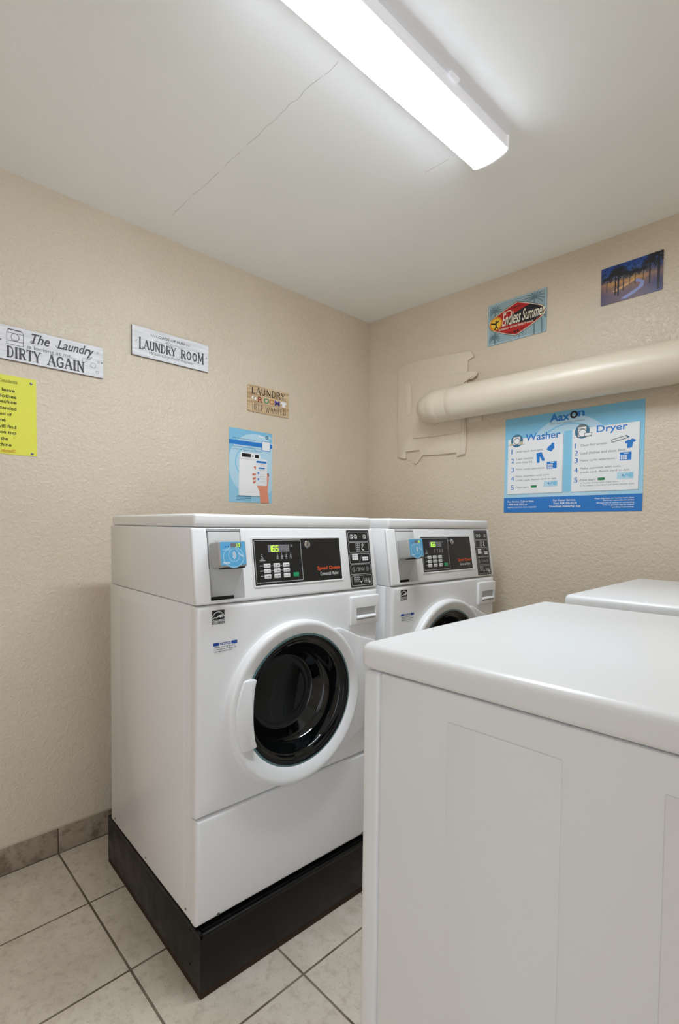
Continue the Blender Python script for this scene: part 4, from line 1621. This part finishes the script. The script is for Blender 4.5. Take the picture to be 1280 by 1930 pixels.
for block in ((('For Service, Call or Visit:', .033, .249, .103, .125), ('1-800-826-1012 or', .033, .198, .075, .096), ('aaxon.com/service-request', .033, .270, .043, .066)),
              (('For Faster Service,', .400, .565, .105, .128), ('Text: 954-306-9234', .400, .573, .077, .098), ('Download AaxonPay App', .371, .600, .042, .068)),
              (('Please help keep our laundry room clean.', .696, .951, .114, .131), ("We're not responsible for clothes", .751, .951, .094, .111),
               ('damaged due to misuse or overloading.', .708, .951, .072, .089), ('Refer to garment tags for washer', .751, .951, .051, .068), ('and dryer instructions.', .811, .951, .030, .047))):
    b = MB()
    for tx, p0, p1, v0, v1 in block:
        b.text(f, tx, p0, v0, p1, v1, WHITEINK, 3, bold=.012)
    b.build('footer_lettering', t, 'white lettering on the blue footer')

# --- retro surf sign
t = thing('wall_sign', 'retro tin sign with a red and black diamond badge reading Endless Summer', 'wall sign')
A0, A1, Z0, Z1 = .7930, 1.0845, 2.1555, 2.3530
b = MB()
b.prism([BW.p(x, y, .001) for x, y in b.rrect_pts(A0, Z0, A1, Z1, .005)], BW.n * .002, SIGNBG)
b.build('tin_sheet', t, recalc=True)
f, asp = sheet_on(BW, A0, Z0, A1, Z1, .002, .001)
b = MB()
for px, py, s, tr in ((.13, .80, .20, .0), (.80, .84, .26, .0), (.92, .42, .16, -.4), (.12, .16, .16, -.2), (.55, .16, .14, -.2)):
    for k in range(11):
        a = math.radians(-30 + 24 * k)
        x1, y1 = px + s * .62 * math.cos(a), min(max(py + s * math.sin(a) * .8 - .03, .01), .99)
        x1 = min(max(x1, .01), .99)
        b.line(f, ((px, py), ((px + x1) / 2, (py + y1) / 2 + .03), (x1, y1)), .014, SIGNPALM, 1, aspect=asp)
    b.line(f, ((px, py), (px + .01, .01)), .018, SIGNPALM, 1, aspect=asp)
b.line(f, ((.02, .02), (.98, .02), (.98, .98), (.02, .98)), .008, AXPALE, 1, closed=True, aspect=asp)
b.build('palm_print', t, 'faded blue palm silhouettes')
b = MB()
dia = [(.012, .52), (.03, .60), (.08, .655), (.30, .79), (.50, .895), (.53, .893), (.765, .755), (.93, .64), (.975, .575), (.995, .49), (.975, .41), (.92, .35), (.75, .22), (.53, .095), (.49, .085), (.30, .19), (.10, .33), (.04, .41)]
cxd, cyd = .5, .49
sc = lambda k: [(cxd + (x - cxd) * k, cyd + (y - cyd) * (k - .02 if k < 1 else k)) for x, y in dia]
b.poly(f, sc(1.0), PALMDK, 2)
b.poly(f, sc(.985), CREAM, 2.6)
b.poly(f, sc(.945), SIGNRED, 3.2)
b.poly(f, ((.30, .545), (.62, .70), (.74, .745), (.90, .625), (.95, .565), (.962, .49), (.94, .42), (.80, .315), (.62, .36), (.34, .40)), PALMDK, 3.8)
b.disc(f, .150, .50, .115, .115 / asp * .97, SUNO, 4.2)
b.disc(f, .150, .50, .090, .090 / asp * .97, SUNY, 4.6)
b.line(f, ((.07, .53), (.14, .50), (.20, .55)), .022, PALMDK, 5, aspect=asp)
b.line(f, ((.15, .52), (.155, .42), (.13, .37)), .022, PALMDK, 5, aspect=asp)
b.line(f, ((.155, .44), (.185, .38)), .018, PALMDK, 5, aspect=asp)
b.disc(f, .155, .555, .014, .02, PALMDK, 5, 10)
b.build('badge', t, 'red and black diamond badge with a yellow sun')
b = MB()
b.text(f, 'Endless', .262, .385, .585, .690, CREAM, 5.4, bold=.012, shear=.3)
b.text(f, 'Summer', .605, .400, .985, .665, CREAM, 5.4, bold=.012, shear=.3)
b.line(f, ((.28, .712), (.40, .725), (.42, .69)), .012, CREAM, 5.4, aspect=asp)
b.text(f, 'IN SEARCH OF THE PERFECT WAVE', .205, .300, .790, .345, CREAM, 5.4, bold=.02)
b.text(f, '64', .462, .155, .557, .235, PALMDK, 5.4, bold=.03)
b.line(f, ((.375, .190), (.435, .192)), .010, PALMDK, 5.4, aspect=asp)
b.line(f, ((.580, .210), (.640, .228)), .010, PALMDK, 5.4, aspect=asp)
b.line(f, [(.41 + .17 * k / 14, .772 + .014 * math.sin(k * 1.9)) for k in range(15)], .008, PALMDK, 5.4, aspect=asp)
b.build('lettering', t, 'cream script lettering')

# --- palm walk picture
t = thing('picture', 'small dark print of palms along a lit path at dusk, upper right', 'picture')
A0, A1, Z0, Z1 = 1.3135, 1.5385, 2.1975, 2.3490
PALMM = palm_sunset()
b = MB()
b.prism([BW.p(x, y, .001) for x, y in b.rrect_pts(A0, Z0, A1, Z1, .004)], BW.n * .002, PALMM)
b.build('tin_sheet', t, recalc=True)
f, asp = sheet_on(BW, A0, Z0, A1, Z1, .002, .001)
b = MB()
b.poly(f, ((.33, .06), (.62, .24), (.66, .34), (.56, .42), (.60, .47), (.63, .46), (.72, .36), (.70, .22), (.52, .08), (.42, .03)), PATHB, 1)
b.poly(f, ((.20, .32), (.45, .44), (.60, .52), (.58, .46), (.42, .36), (.24, .27)), PATHO, 1)
b.build('path_print', t, 'pale curving path')
b = MB()
random.seed(5)
for px, top, bot, w in ((.245, .74, .20, .022), (.295, .82, .17, .028), (.38, .70, .27, .016), (.57, .66, .36, .012), (.80, .80, .27, .024), (.935, .95, .08, .040), (.10, .66, .34, .012), (.70, .66, .40, .010), (.48, .66, .38, .01)):
    b.line(f, ((px, bot), (px + .004, top)), w, PALMDK, 1.5, aspect=asp)
    s = .05 + w * 3.2
    for k in range(13):
        a = math.radians(-40 + 260 * k / 12)
        x1 = min(max(px + s * math.cos(a), .005), .995)
        y1 = min(max(top + s * 1.15 * math.sin(a) - .03, .005), .985)
        b.line(f, ((px, top), ((px + x1) / 2, min((top + y1) / 2 + .03, .985)), (x1, y1)), w * .55 + .004, PALMDK, 1.5, aspect=asp)
b.build('palm_print', t, 'dark palm silhouettes')
for u, v in ((.03, .06), (.965, .93)):
    pin(t, BW, A0 + (A1 - A0) * u, Z0 + (Z1 - Z0) * v, .003, .0028)
